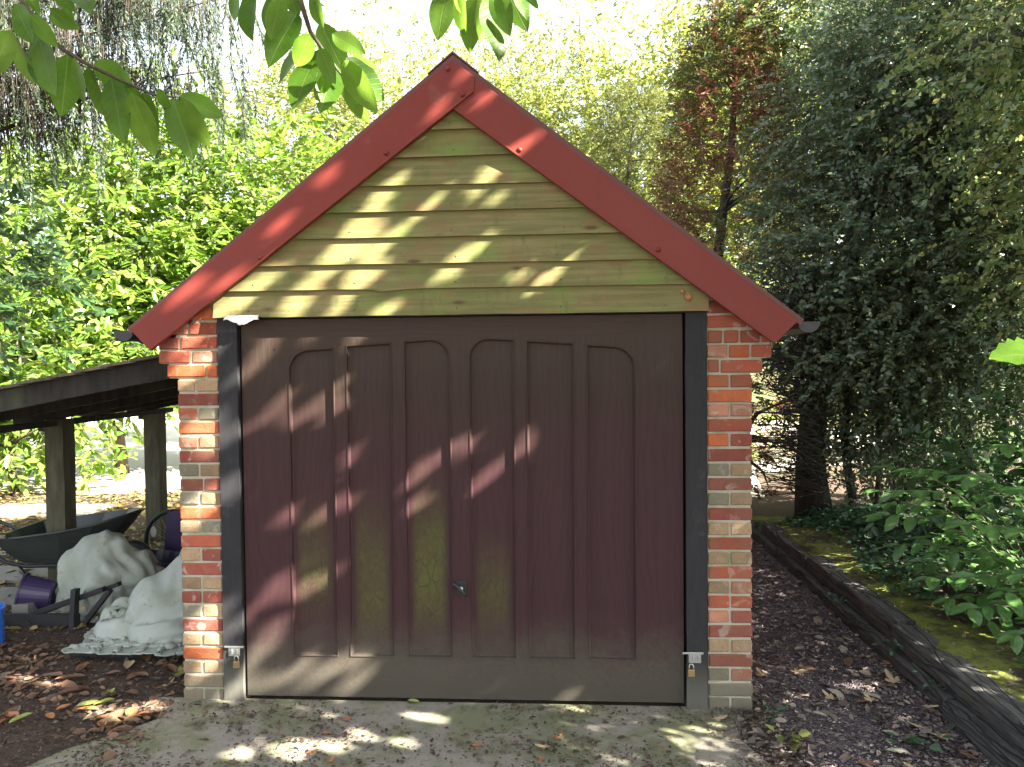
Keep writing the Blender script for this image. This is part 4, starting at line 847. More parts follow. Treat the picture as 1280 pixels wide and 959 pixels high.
tree('evergreen_tree', 'tall light green evergreen rising above the dark hollies', (4.9, 6.2, 0), (4.6, 6.0, 7.5), 0.16, [(4.3, 5.9, 5.2, 1.8, 1.4, 1.6), (5.6, 5.6, 6.2, 1.9, 1.4, 1.9), (4.2, 6.4, 6.6, 1.3, 1.0, 1.3)], M['holly_light'], 4600, 0.36, 14, 0.064, 0.038, 13, **HK)
tree('evergreen_tree', 'tall evergreen beside the bank with light outer sprays', (4.95, 1.5, bank_z(4.95, 1.5)), (5.0, 1.3, 7.5), 0.15, [(5.0, 1.6, 3.0, 1.3, 1.5, 1.5), (5.0, 1.5, 4.4, 1.6, 1.7, 1.8), (4.8, 1.2, 6.2, 1.7, 1.8, 1.6)], M['holly_light'], 4600, 0.38, 14, 0.066, 0.040, 14, **HK)
tree('understorey_bush', 'dark leafy bush filling the shade behind the thin saplings', (5.2, 5.4, 0), (5.2, 5.4, 1.8), 0.05, [(4.4, 5.3, 1.2, 1.0, 0.6, 1.0), (5.6, 5.1, 1.2, 1.1, 0.6, 1.1), (6.9, 4.6, 1.4, 1.1, 0.8, 1.3)], M['holly'], 1500, 0.32, 13, 0.065, 0.040, 19, cat='bush', **HK)
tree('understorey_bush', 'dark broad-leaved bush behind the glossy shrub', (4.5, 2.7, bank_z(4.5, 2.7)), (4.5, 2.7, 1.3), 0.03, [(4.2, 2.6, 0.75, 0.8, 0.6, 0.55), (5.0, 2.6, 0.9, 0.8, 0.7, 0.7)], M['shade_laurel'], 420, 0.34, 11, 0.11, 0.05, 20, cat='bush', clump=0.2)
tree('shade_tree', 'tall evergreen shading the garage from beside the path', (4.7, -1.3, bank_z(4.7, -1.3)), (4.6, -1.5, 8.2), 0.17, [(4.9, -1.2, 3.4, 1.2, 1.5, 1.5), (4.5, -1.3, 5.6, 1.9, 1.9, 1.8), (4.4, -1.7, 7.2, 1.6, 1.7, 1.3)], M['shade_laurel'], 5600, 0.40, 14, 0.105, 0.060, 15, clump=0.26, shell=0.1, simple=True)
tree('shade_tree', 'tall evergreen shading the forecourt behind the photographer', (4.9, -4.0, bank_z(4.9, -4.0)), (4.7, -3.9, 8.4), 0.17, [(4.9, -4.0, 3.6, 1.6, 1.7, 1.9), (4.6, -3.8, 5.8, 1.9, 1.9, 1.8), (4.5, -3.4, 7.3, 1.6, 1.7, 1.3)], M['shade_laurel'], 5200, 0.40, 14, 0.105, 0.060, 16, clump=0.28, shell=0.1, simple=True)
# bare inner twigs beside the ivy-clad trunk
rng = np.random.default_rng(5)
th_ = bpy.data.objects['holly_tree']
n = 360; P = np.stack([3.02+0.16*(rng.random(n)), 3.75+0.4*rng.random(n), 0.45+2.1*rng.random(n)], 1)
D = unit(np.stack([-0.7-0.4*rng.random(n), -0.35+0.5*rng.normal(0, 0.6, n), 0.15+0.55*rng.normal(0.2, 0.5, n)], 1)); E = P+D*(0.35+0.75*rng.random(n))[:, None]; E[:, 2] = np.maximum(E[:, 2], 0.1)
V, Q = stick_arrays(P, E, rng.uniform(0.005, 0.013, n)); tag(fastmesh('bare_twigs', V, Q, M['bark'], th_), kind='stuff')
# small understorey stems
for i, (x, y, xt, yt, h, r_) in enumerate([(3.55, 4.12, 3.45, 4.2, 2.4, 0.05), (3.80, 4.35, 3.9, 4.2, 2.4, 0.028), (3.95, 4.1, 3.9, 4.0, 2.2, 0.022), (4.15, 4.5, 4.3, 4.3, 2.4, 0.03), (4.35, 4.2, 4.15, 4.0, 2.2, 0.022), (5.05, 4.3, 5.1, 4.2, 2.6, 0.045), (5.45, 4.0, 5.35, 3.9, 2.4, 0.03), (5.9, 3.7, 6.0, 3.6, 2.4, 0.04)]):
    rng = np.random.default_rng(40+i); z = 0 if y > 4.4 else max(bank_z(x, y)-0.03, 0)
    t = empty('sapling', (x, y, z), ['slim dark sapling beside the ivy-clad trunk', 'slim bare-stemmed sapling under the dark hollies'][min(i, 1)], 'sapling', None if i == 0 else 'bare stems under the hollies')
    trunk(rng, (x, y, z), (xt, yt, h), r_, r_*0.6, [(xt+rng.uniform(-.3, .3), yt+rng.uniform(-.3, .3), h*rng.uniform(0.5, 0.95)) for _ in range(4)], M['bark'], t, 7, 0.03)
    crown('crown', M['holly'], rng, [(xt, yt, h*0.72, 0.35, 0.3, 0.6)], 45, 0.26, 9, 0.055, 0.032, t, shell=0.1, clump=0.12)
# rusty cypress and the sunny trees behind
def cypress(name, label, base, top, rad, seed, brown=0.5, ntw=1500):
    rng = np.random.default_rng(seed); t = empty(name, base, label, 'tree'); h = top-base[2]; zz = base[2]+0.3+(h-0.3)*rng.random(ntw)**1.1; a = rng.uniform(0, 2*math.pi, ntw); rmax = rad*(1-((zz-base[2])/h)**1.6)+0.12
    rr_ = rmax*(0.35+0.65*rng.random(ntw)**0.5)
    P = np.stack([base[0]+rr_*np.cos(a), base[1]+rr_*np.sin(a), zz], 1); D = np.stack([np.cos(a), np.sin(a), np.full(ntw, 0.45)], 1)+rng.normal(0, 0.3, (ntw, 3))
    isb = (np.sin(P[:, 0]*2.3+P[:, 2]*1.4)+np.sin(P[:, 2]*2.1+P[:, 1])*0.8+rng.normal(0, 0.5, ntw)) > (0.9-1.8*brown)+np.where(P[:, 2] > 4.6, (P[:, 2]-4.6)*1.3, 0)
    for nm, sel, mt in (('crown', ~isb, 'cypress'), ('dead_fronds', isb, 'rust')):
        pos, ld, nn, ls, ws = sprays(rng, P[sel], D[sel], np.full(sel.sum(), 0.42), 24, 0.085, 0.018, 0.15, 0.55); V, Q = leaf_arrays(pos, ld, nn, ls, ws, True); fastmesh(nm, V, Q, M[mt], t)
    trunk(rng, base, (base[0], base[1], top-0.3), 0.12, 0.02, [tuple(P[i]) for i in range(24)], M['bark'], t); return t
cypress('cypress_tree', 'conifer with rusty brown dead fronds behind the right roof slope', (2.72, 6.0, 0), 6.2, 1.3, 31, 0.95, 2800)
cypress('cypress_tree', 'green and bronze feathery conifer left of the rusty one', (1.75, 8.6, 0), 6.1, 1.3, 32, 0.32, 1900)
def sunny(name, label, base, top, ells, mat, ntw, ll, lw, seed, group=None, barkm='bark_pale', k=11, L=0.45, r0=0.13, clump=0.35, nl=16, shell=0.25):
    return tree(name, label, base, top, r0, ells, M[mat], ntw, L, k, ll, lw, seed, barkm, nl, 'tree' if 'tree' in name else 'shrub', group, twigmat=M['twig'], cull=False, clump=clump, shell=shell, simple=ll < 0.12 or ll > 0.2)
sunny('broadleaf_tree', 'bright airy tree above the right roof slope, white sky behind', (3.2, 12.5, 0), (3.0, 12.3, 9.0), [(2.6, 12.3, 6.6, 2.2, 1.6, 2.6), (4.6, 12.0, 6.8, 2.2, 1.6, 2.6), (3.4, 12.0, 4.0, 2.2, 1.4, 1.6)], 'birch', 5200, 0.11, 0.06, 51)
sunny('pine_tree', 'far grey-limbed pine with sparse needles above the garage ridge', (1.35, 16.5, 0), (1.1, 16.3, 11), [(0.7, 16.2, 8.2, 1.6, 1.3, 2.0), (2.2, 16.2, 7.0, 1.4, 1.2, 1.8)], 'needle', 520, 0.15, 0.03, 52, None, 'bark_pale', 12, 0.5, 0.2, 0.25, 30)
sunny('birch_tree', 'thin pale birch against white sky behind the ridge', (-1.6, 13.5, 0), (-1.5, 13.3, 9.5), [(-1.5, 13.2, 6.6, 1.9, 1.3, 2.6), (0.2, 13.6, 7.0, 1.6, 1.2, 2.2)], 'birch', 3600, 0.085, 0.055, 53, None, 'bark_pale', 9, 0.4, 0.08)
sunny('birch_tree', 'thin pale birch above the left roof slope', (-3.4, 12.4, 0), (-3.5, 12.2, 9.0), [(-3.4, 12.2, 6.4, 1.7, 1.3, 2.6), (-3.0, 12.0, 4.2, 1.6, 1.2, 1.2), (-4.8, 12.4, 6.8, 1.7, 1.2, 2.0)], 'birch', 4200, 0.09, 0.055, 54, None, 'bark_pale', 9, 0.4, 0.08)
sunny('laurel_tree', 'sunlit laurel spreading beside the left roof slope', (-4.9, 9.4, 0), (-4.9, 9.3, 5.4), [(-4.6, 9.2, 3.6, 1.8, 1.2, 1.3), (-3.2, 9.4, 3.1, 1.4, 1.1, 1.1), (-5.6, 9.0, 2.6, 1.3, 1.1, 1.0), (-4.9, 9.4, 5.0, 1.6, 1.1, 1.1)], 'laurel_far', 1700, 0.175, 0.082, 55, None, 'twig', 10, 0.5, 0.10)
sunny('laurel_tree', 'tall sunlit laurel under the drooping conifer', (-6.9, 8.6, 0), (-6.8, 8.5, 6.2), [(-6.6, 8.5, 3.8, 1.7, 1.2, 1.7), (-7.9, 8.2, 2.6, 1.6, 1.2, 1.6), (-6.3, 8.2, 2.3, 1.2, 1.0, 0.8), (-7.0, 8.8, 5.4, 1.9, 1.2, 1.3)], 'laurel_far', 1900, 0.175, 0.082, 56, None, 'twig', 10, 0.5, 0.10)
sunny('laurel_shrub', 'sunlit laurel shrub down to the leaves beside the lean-to post', (-7.3, 6.6, 0), (-7.3, 6.6, 2.6), [(-7.2, 6.6, 1.5, 1.25, 0.9, 1.2), (-8.6, 6.8, 1.5, 1.2, 0.9, 1.2)], 'laurel_far', 850, 0.175, 0.082, 57, None, 'twig', 10, 0.45, 0.05)
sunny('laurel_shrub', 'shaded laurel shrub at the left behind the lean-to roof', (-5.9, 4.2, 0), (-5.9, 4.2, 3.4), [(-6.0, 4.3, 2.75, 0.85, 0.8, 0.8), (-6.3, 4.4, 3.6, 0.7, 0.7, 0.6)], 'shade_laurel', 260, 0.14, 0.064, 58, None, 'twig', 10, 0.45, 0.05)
sunny('shrub', 'low sunlit bush at the far end of the path', (3.1, 8.4, 0), (3.1, 8.4, 0.9), [(3.0, 8.4, 0.5, 1.0, 0.6, 0.45), (4.2, 8.8, 0.55, 1.0, 0.6, 0.5)], 'birch', 330, 0.08, 0.04, 59, None, 'twig', 9, 0.3, 0.02)
sunny('broadleaf_tree', 'sunny yellow-green tree glimpsed between the dark trunks', (7.6, 10.2, 0), (7.6, 10.2, 6), [(7.2, 10.0, 2.4, 2.2, 1.2, 1.9), (9.6, 9.6, 2.6, 2.0, 1.2, 2.2), (6.6, 10.4, 5.0, 2.2, 1.2, 1.8)], 'laurel_far', 1500, 0.13, 0.06, 60, None, 'twig', 9, 0.5, 0.1)
for i, (x, y, s_) in enumerate([(-16, 26, 1.3), (-9, 30, 1.5), (-2.5, 27, 1.2), (5, 31, 1.5), (13, 27, 1.4), (20, 22, 1.3), (-22, 20, 1.3), (-14, 14, 1.0)]):
    sunny('distant_tree', 'distant sunlit broadleaf tree beyond the drive', (x, y, 0), (x, y, 8*s_), [(x, y, 5.4*s_, 2.6*s_, 2.4*s_, 2.6*s_), (x+1.4*s_, y-0.5, 3.6*s_, 2.0*s_, 1.8*s_, 1.8*s_), (x-1.4*s_, y-0.3, 3.4*s_, 1.9*s_, 1.8*s_, 1.9*s_)], 'laurel_far' if i % 2 else 'birch', 700, 0.30, 0.15, 70+i, 'trees far beyond the drive', 'twig', 8, 0.9, 0.2, 0.6, 10)
# drooping conifer at the top left
dc = empty('drooping_conifer', (-6.3, 3.2, 0), 'tall conifer with long hanging brown and dark green twigs', 'tree'); rng = np.random.default_rng(77)
lim = [(-2.55, 3.15, 5.25), (-2.9, 3.6, 4.75), (-3.6, 2.9, 4.7), (-4.1, 3.1, 4.35), (-3.2, 3.0, 5.5), (-4.6, 3.3, 5.2), (-3.4, 3.9, 5.9), (-8.6, 3.5, 5.0), (-6.5, 5.4, 5.0), (-6.0, 1.4, 5.6)]
trunk(rng, (-6.3, 3.2, 0), (-6.2, 3.2, 9.0), 0.24, 0.04, lim, M['bark'], dc, ls=0.2)
P = []; Ls = []
for l_ in lim[:7]:
    a = np.array([-6.25, 3.2, l_[2]-0.5]); 
    for _ in range(150):
        t = rng.uniform(0.35, 1.03); p = a+(np.array(l_)-a)*t; p[2] += 0.15*math.sin(math.pi*t); P.append(p+rng.normal(0, 0.19, 3)*np.array([1, 1.4, 0.8])); Ls.append(rng.uniform(0.2, 0.45)+0.75*rng.random()**2)
P = np.array(P); Ls = np.array(Ls); D = np.stack([rng.normal(0.06, 0.17, len(P)), rng.normal(0, 0.17, len(P)), -np.ones(len(P))], 1)
E = P+unit(D)*Ls[:, None]; V, Q = stick_arrays(P, E, 0.006); tag(fastmesh('hanging_twigs', V, Q, M['twig'], dc), kind='stuff')
rep = 3; P2 = np.repeat(P, rep, 0)+rng.normal(0, 0.035, (len(P)*rep, 3)); D2 = np.repeat(D, rep, 0)+rng.normal(0, 0.06, (len(P)*rep, 3)); V, Q = stick_arrays(P2, P2+unit(D2)*(np.repeat(Ls, rep)*rng.uniform(0.5, 1.15, len(P2)))[:, None], 0.0028); tag(fastmesh('fine_twigs', V, Q, M['twig'], dc), kind='stuff')
gsel = rng.random(len(P)) < np.clip(0.60+0.35*(P[:, 0]+4.0), 0.45, 0.95)
pos, ld, nn, ls, ws = sprays(rng, P[gsel], D[gsel], Ls[gsel], 64, 0.062, 0.014, 0.0, 0.75); V, Q = leaf_arrays(pos, ld, nn, ls, ws, True); fastmesh('crown', V, Q, M['needle'], dc)

# ------------------------------------------------------------------ big single leaves
def leaf_mesh(name, fold, curl, seed, toothed=0.0, n=10, wmax=0.48):
    V = []; F = []; UV = []
    for i in range(n+1):
        t = i/n; w = wmax*0.5*(math.sin(math.pi*t**0.85))**0.75*(1.0 if t < 0.999 else 0)+0.004
        zc = -curl*t*t+0.015*math.sin(t*7+seed)
        for s_ in (-1, -0.5, 0, 0.5, 1):
            ww = w*(1+toothed*(0.5 if i % 2 else -0.5)*abs(s_)) ; V.append((t, s_*ww, zc+abs(s_)*ww*fold+0.012*math.sin(t*9+s_*2+seed)*abs(s_))); UV.append((t, 0.5+s_*0.5*max(0.05, w/(wmax*0.5))))
    for i in range(n):
        for k in range(4): a = i*5+k; F.append((a, a+5, a+6, a+1))
    me = bpy.data.meshes.new(name); me.from_pydata(V, [], F); uv = me.uv_layers.new(name='u')
    for l_ in me.loops: uv.data[l_.index].uv = UV[l_.vertex_index]
    me.polygons.foreach_set('use_smooth', [True]*len(F)); me.update(); return me
def put_leaf(me, mat, p, d, nrm, size, parent, name='leaf'):
    d = Vector(d).normalized(); nrm = Vector(nrm); s_ = nrm.cross(d).normalized(); n2 = d.cross(s_); o = bpy.data.objects.new(name, me); col.objects.link(o)
    if not me.materials: me.materials.append(mat)
    Rm = Matrix((d, s_, n2)).transposed().to_4x4(); loc = Vector(p)-(WL[parent.name] if parent else Vector((0, 0, 0)))
    o.matrix_basis = Matrix.Translation(loc) @ Rm @ Matrix.Scale(size, 4); o.parent = parent; return o
BL = [leaf_mesh('leaf', 0.25, 0.06, 1), leaf_mesh('leaf', 0.10, 0.16, 2), leaf_mesh('leaf', 0.45, 0.10, 3), leaf_mesh('leaf', 0.15, -0.05, 4)]
ov = empty('overhanging_tree', (-2.6, -4.9, 0), 'broad-leaved evergreen reaching over from behind with large glossy leaves', 'tree')
rng = np.random.default_rng(91); rp = random.Random(17)
trunk(rng, (-2.6, -4.9, 0), (-2.3, -4.4, 3.4), 0.10, 0.04, [], M['bark'], ov)
mb = MB(); 
mb.tube(bent(rng, (-2.35, -4.5, 2.9), (-1.1, -2.7, 2.62), 7, 0.03), [0.035, 0.03, 0.026, 0.022, 0.018, 0.014, 0.010], 7); mb.tube(bent(rng, (-2.32, -4.45, 3.2), (0.05, -2.75, 2.72), 8, 0.03, 0.15), [0.032, 0.028, 0.024, 0.02, 0.017, 0.014, 0.011, 0.008], 7); mb.tube(bent(rng, (-1.0, -3.55, 3.12), (0.42, -2.75, 2.66), 6, 0.03, 0.05), [0.02, 0.017, 0.014, 0.011, 0.008, 0.006], 6)
mb.obj('limb', M['bark'], ov, True)
def leafy_branch(pts, leaves):
    b = MB().tube(pts, [0.006*(1-0.7*i/(len(pts)-1)) for i in range(len(pts))], 6).obj('branch', M['twig'], ov, True)
    for (u, v, du, dv, L, dep) in leaves:       # stalk end, tip offset in the picture plane turned into the world at that leaf's own place
        p = facade(u, v, dep); q = facade(u+du, v+dv, dep+rp.uniform(-0.05, 0.05)); d = Vector(q-p); me = rp.choice(BL)
        nr = Vector((rp.uniform(-0.8, 0.8), -1.0, rp.uniform(-0.2, 0.9))); put_leaf(me, M['bigleaf'], p, d, nr, d.length, b)
dp = -2.62
crown('crown', M['shade_laurel'], rng, [(-2.4, -5.0, 4.6, 2.2, 2.0, 1.2), (-0.6, -4.6, 4.9, 1.8, 1.6, 0.9), (1.2, -5.2, 5.2, 1.6, 1.6, 0.9)], 1500, 0.42, 11, 0.15, 0.068, ov, shell=0.1, simple=True, zmin=3.6, region=lambda P: P[:, 2] > 2.35+0.5*np.maximum(P[:, 1]+3.94, 0)+1.2)  # upper crown out of view, added to block sky light from the facade
leafy_branch([(-1.1, -2.7, 2.62)]+[tuple(facade(u, v, dp)) for u, v in ((20, -10), (50, 35), (78, 62), (112, 82), (150, 100), (190, 118), (220, 122))],
  [(15,38,-30,60,0,-2.66),(14,40,35,70,0,-2.60),(18,5,25,50,0,-2.68),(45,30,15,85,0,-2.58),(50,50,8,64,0,-2.64),(38,18,30,40,0,-2.7),(60,20,40,15,0,-2.6),(62,10,35,28,0,-2.66),(80,5,10,30,0,-2.6),(100,-8,12,20,0,-2.64),(85,68,-8,78,0,-2.6),(92,72,16,58,0,-2.66),(110,82,35,78,0,-2.63),(118,80,42,25,0,-2.6),(140,98,8,78,0,-2.64),(155,104,36,50,0,-2.6),(165,115,28,80,0,-2.66),(180,115,12,56,0,-2.6),(195,113,20,22,0,-2.68),(215,122,28,78,0,-2.62),(226,122,38,62,0,-2.66),(224,120,56,26,0,-2.6),(-5,20,-20,60,0,-2.6),(5,-5,-10,40,0,-2.66),(30,-12,20,30,0,-2.6),(70,-12,22,26,0,-2.66)])
leafy_branch([(0.05, -2.75, 2.72)]+[tuple(facade(u, v, dp)) for u, v in ((372, -12), (380, 15), (388, 40), (402, 60), (420, 85), (430, 98))],
  [(296,-12,-10,38,0,-2.6),(318,-15,-8,62,0,-2.66),(340,-10,-5,52,0,-2.6),(352,-5,-14,55,0,-2.7),(372,15,-38,65,0,-2.64),(384,44,-34,66,0,-2.6),(388,42,-20,45,0,-2.68),(392,-10,10,45,0,-2.66),(398,62,-30,78,0,-2.6),(400,60,18,45,0,-2.7),(400,28,32,66,0,-2.62),(415,42,42,26,0,-2.66),(420,80,-20,60,0,-2.6),(425,78,28,78,0,-2.58),(430,75,40,66,0,-2.66),(432,72,52,52,0,-2.6),(440,70,38,18,0,-2.68),(408,75,-4,45,0,-2.66),(360,-18,12,40,0,-2.6),(385,-18,20,30,0,-2.66)])
leafy_branch([(0.42, -2.75, 2.66)]+[tuple(facade(u, v, dp)) for u, v in ((606, -40), (608, -15), (612, -4))],
  [(560,-20,-12,72,0,-2.6),(578,-16,0,62,0,-2.66),(600,-10,-16,76,0,-2.6),(612,-5,18,72,0,-2.62),(620,-15,16,58,0,-2.68),(630,-18,28,52,0,-2.6),(645,-16,16,38,0,-2.66),(652,-12,20,24,0,-2.7),(566,-15,6,36,0,-2.7)])
# one sunlit leaf reaching in at the right edge
sp_ = empty('sycamore_sapling', (2.25, -2.55, 0.0), 'sapling at the path edge holding one bright sunlit leaf', 'sapling')
sb = MB().tube([(2.25, -2.55, 0.0), (2.22, -2.50, 0.6), (2.10, -2.35, 1.3), (1.95, -2.25, 1.75), (1.75, -2.2, 1.80), (1.60, -2.2, 1.785)], [0.014, 0.012, 0.009, 0.006, 0.003, 0.002], 6).obj('stem', M['green_stem'], sp_, True)
put_leaf(leaf_mesh('leaf', 0.12, 0.05, 9, 0.25, 14, 0.72), M['bigleaf'], (1.64, -2.2, 1.790), (-1, 0.05, -0.03), (0.05, -0.55, 0.9), 0.17, sb)
put_leaf(BL[0], M['bigleaf'], (2.16, -2.42, 1.0), (0.7, -0.4, -0.2), (0, 0, 1), 0.15, sb); put_leaf(BL[1], M['bigleaf'], (2.0, -2.28, 1.6), (0.5, 0.5, 0.1), (0, 0, 1), 0.15, sb)
# --- glossy laurel shrub on the bank
SL = [leaf_mesh('leaf', 0.30, 0.10, 1, 0.0, 8, 0.40), leaf_mesh('leaf', 0.15, 0.22, 2, 0.0, 8, 0.44), leaf_mesh('leaf', 0.40, 0.05, 5, 0.0, 8, 0.36)]
sh = empty('laurel_shrub', (3.65, 1.15, bank_z(3.65, 1.15)), 'young glossy green laurel shrub arching over the mossy bank', 'shrub'); rp = random.Random(8)
stems = [((3.6, 1.2), (2.86, 0.75, 0.98)), ((3.65, 1.25), (3.0, 1.05, 1.08)), ((3.6, 1.1), (2.95, 0.55, 0.62)), ((3.7, 1.0), (2.98, 0.25, 0.55)), ((3.7, 0.95), (3.15, 0.05, 0.62)), ((3.75, 1.2), (3.25, 0.85, 1.05)), ((3.8, 1.1), (3.3, 0.35, 0.80)), ((3.85, 1.3), (3.55, 0.95, 1.25)), ((3.7, 0.9), (2.92, 0.35, 0.40)), ((3.8, 0.9), (3.2, -0.05, 0.40)), ((3.6, 1.3), (2.88, 1.25, 0.72)), ((3.6, 1.35), (2.98, 1.55, 0.85)), ((3.75, 1.0), (3.08, 0.55, 0.80)), ((3.9, 0.8), (3.35, 0.1, 0.78)), ((3.7, 1.2), (2.95, 0.85, 0.48)), ((3.8, 1.0), (3.05, 0.20, 0.32)), ((3.85, 0.9), (3.25, 0.30, 0.58)), ((3.9, 1.2), (3.45, 0.6, 1.0)), ((3.8, 1.35), (3.2, 1.3, 0.55)), ((3.6, 0.8), (2.86, 0.45, 0.50)), ((3.6, 0.6), (2.90, 0.10, 0.42)), ((3.7, 0.5), (3.0, -0.15, 0.36)), ((3.6, 0.9), (2.84, 0.80, 0.62)), ((3.75, 0.7), (3.12, 0.15, 0.50)), ((3.7, 1.5), (3.1, 1.75, 1.0)), ((3.75, 0.5), (3.2, -0.2, 0.55)), ((3.6, 1.1), (2.80, 0.95, 0.85))]
for (bx, by), tip in [(b_, (t_[0]-0.15, t_[1]+0.30, t_[2]*0.97)) for b_, t_ in stems]:
    a = Vector((bx, by, bank_z(bx, by)-0.02)); b = Vector(tip); c_ = Vector(((a.x+b.x)/2+0.10, (a.y+b.y)/2, max(a.z, b.z)+0.06)); pts = [a*(1-t)**2+c_*2*t*(1-t)+b*t*t for t in [i/9 for i in range(10)]]
    st = MB().tube(pts, [0.008*(1-0.75*i/9) for i in range(10)], 5).obj('stem', M['green_stem'], sh, True); k = 17
    for i in range(k):
        t = 0.22+0.78*(i+0.5)/k; f_ = t*9; i0 = min(int(f_), 8); p = pts[i0].lerp(pts[i0+1], f_-i0); d = (pts[i0+1]-pts[i0]).normalized(); sd_ = d.cross(Vector((0, 0, 1))).normalized()*(1 if i % 2 else -1)
        ld = d*0.55+sd_*0.85+Vector((rp.uniform(-.25, .25), rp.uniform(-.25, .25), rp.uniform(-0.45, 0.1))); put_leaf(rp.choice(SL), M['shrubleaf'], p, ld, Vector((rp.uniform(-.4, .4), rp.uniform(-.5, .2), 1)), rp.uniform(0.115, 0.18), st)
    put_leaf(SL[0], M['shrubleaf'], pts[-1], (pts[-1]-pts[-2])+Vector((0, 0, -0.01)), (0, -0.2, 1), 0.11, st)
# ground cover on the bank: ivy and seedlings
rng = np.random.default_rng(61); n = 9000; x = 2.72+2.4*rng.random(n)**1.1; y = -0.6+5.0*rng.random(n); dn = np.sin(x*3.1+y*1.7)+np.sin(y*2.9-x)+rng.normal(0, 0.6, n); s_ = (dn > -0.9) & (x > 2.80+0.10*np.sin(y*2.9)+0.06*rng.random(n)); x, y = x[s_], y[s_]
z = np.array([bank_z(a, b) for a, b in zip(x, y)])+0.012+0.16*rng.random(len(x))**1.5*np.clip((x-2.7)*2, 0.2, 1)
D = rng.normal(0, 1, (len(x), 3)); D[:, 2] = -0.1; N = rng.normal(0, 0.35, (len(x), 3)); N[:, 2] += 1; ls = rng.uniform(0.03, 0.06, len(x)); V, Q = leaf_arrays(np.stack([x, y, z], 1), D, N, ls, ls*0.95)
tag(fastmesh('ivy_ground_cover', V, Q, M['ivy']), 'low ivy and seedlings covering the bank', 'ivy', kind='stuff')
rng = np.random.default_rng(62); n = 420; x = 2.95+0.8*rng.random(n); y = 3.2+0.9*rng.random(n); z = np.array([bank_z(a, b) for a, b in zip(x, y)])+0.02+0.16*rng.random(n); D = rng.normal(0, 1, (n, 3)); D[:, 2] = -0.15; N = rng.normal(0, 0.3, (n, 3)); N[:, 2] += 1; ls = rng.uniform(0.04, 0.075, n); V, Q = leaf_arrays(np.stack([x, y, z], 1), D, N, ls, ls*0.9)
tag(fastmesh('ground_elder', V, Q, M['ivy']), 'low leafy weeds at the foot of the ivy-clad trunk', 'weeds', kind='stuff')
def sprig(x, y, z, lab, mat, nn_, size, seed, cat='weed'):
    rng = np.random.default_rng(seed); P = np.stack([x+rng.normal(0, 0.045, nn_), y+rng.normal(0, 0.045, nn_), z+0.006+0.05*rng.random(nn_)], 1); D = np.stack([P[:, 0]-x, P[:, 1]-y, rng.uniform(-0.02, 0.04, nn_)], 1)+rng.normal(0, 0.02, (nn_, 3)); N = rng.normal(0, 0.3, (nn_, 3)); N[:, 2] += 1; ls = size*rng.uniform(0.7, 1.2, nn_); V, Q = leaf_arrays(P, D, N, ls, ls*0.8)
    t = empty('weed', (x, y, z), lab, cat); fastmesh('leaves', V, Q, M[mat], t); V, Q = stick_arrays(np.repeat([[x, y, z-0.005]], nn_, 0)+rng.normal(0, 0.004, (nn_, 3)), P, 0.0015); fastmesh('stalks', V, Q, M['green_stem'], t)
g_ = on_ground(985, 930, 0.0); sprig(g_[0], g_[1], 0.004, 'bright green seedling on the path by the right brick pier', 'birch', 10, 0.05, 1)
g_ = on_ground(965, 898, 0.0); sprig(g_[0], g_[1], 0.004, 'dark ivy sprig on the path at the right pier foot', 'ivy', 16, 0.03, 2)
g_ = on_ground(1150, 935, 0.0); sprig(g_[0], g_[1], 0.004, 'pale green rosette weed in the litter on the path', 'ivy', 12, 0.055, 3)
g_ = on_ground(1150, 838, 0.09); sprig(2.44, 0.62, 0.09, 'ivy sprig hanging at the gap between stacked sleepers', 'ivy', 14, 0.035, 4)
sprig(2.45, 0.12, 0.09, 'second ivy sprig on the lower sleeper towards the open forecourt', 'ivy', 12, 0.035, 5); sprig(2.42, 1.5, 0.09, 'ivy sprig beside the cracked upper sleeper', 'ivy', 18, 0.035, 6)

# ================================================================== LITTER
def chipfield(name, mat, rng, X, Y, Zb, lo, hi, flat=0.35, kindlabel=None):
    n = len(X); a = rng.uniform(0, 2*math.pi, n); ls = rng.uniform(lo, hi, n)*(0.5+rng.random(n)**2); D = np.stack([np.cos(a), np.sin(a), rng.normal(0, 0.18, n)], 1); N = rng.normal(0, flat, (n, 3)); N[:, 2] += 1
    V, Q = leaf_arrays(np.stack([X, Y, Zb+0.002+0.012*rng.random(n)], 1), D, N, ls, ls*rng.uniform(0.3, 0.75, n), hi < 0.04); return tag(fastmesh(name, V, Q, M[mat]), kindlabel, 'litter', kind='stuff')
rng = np.random.default_rng(101)
n = 17000; X = rng.uniform(1.3, 2.44, n); Y = -1.0+5.2*rng.random(n)**1.7; chipfield('path_chippings', 'chip_path', rng, X, Y, np.full(n, 0.004), 0.008, 0.024, 0.8, 'dark chippings covering the path')
n = 6500; X = rng.uniform(1.35, 2.42, n); Y = -1.0+5.0*rng.random(n)**1.6; w_ = rng.random(n) < 0.35+0.65*(np.abs(X-1.95)/0.5)**2; X, Y = X[w_], Y[w_]; chipfield('path_leaf_litter', 'litter_grey', rng, X, Y, np.full(len(X), 0.006), 0.018, 0.062, 0.45, 'greyed dead leaves scattered on the path')
n = 15000; X = rng.uniform(-3.4, -1.45, n); Y = -1.1+2.3*rng.random(n); ok = ~((X > -1.6) & (Y > -0.02)); X, Y = X[ok], Y[ok]; chipfield('soil_bark_chips', 'chip_soil', rng, X, Y, np.zeros(len(X)), 0.008, 0.026, 0.8, 'brown chips covering the soil left of the garage')
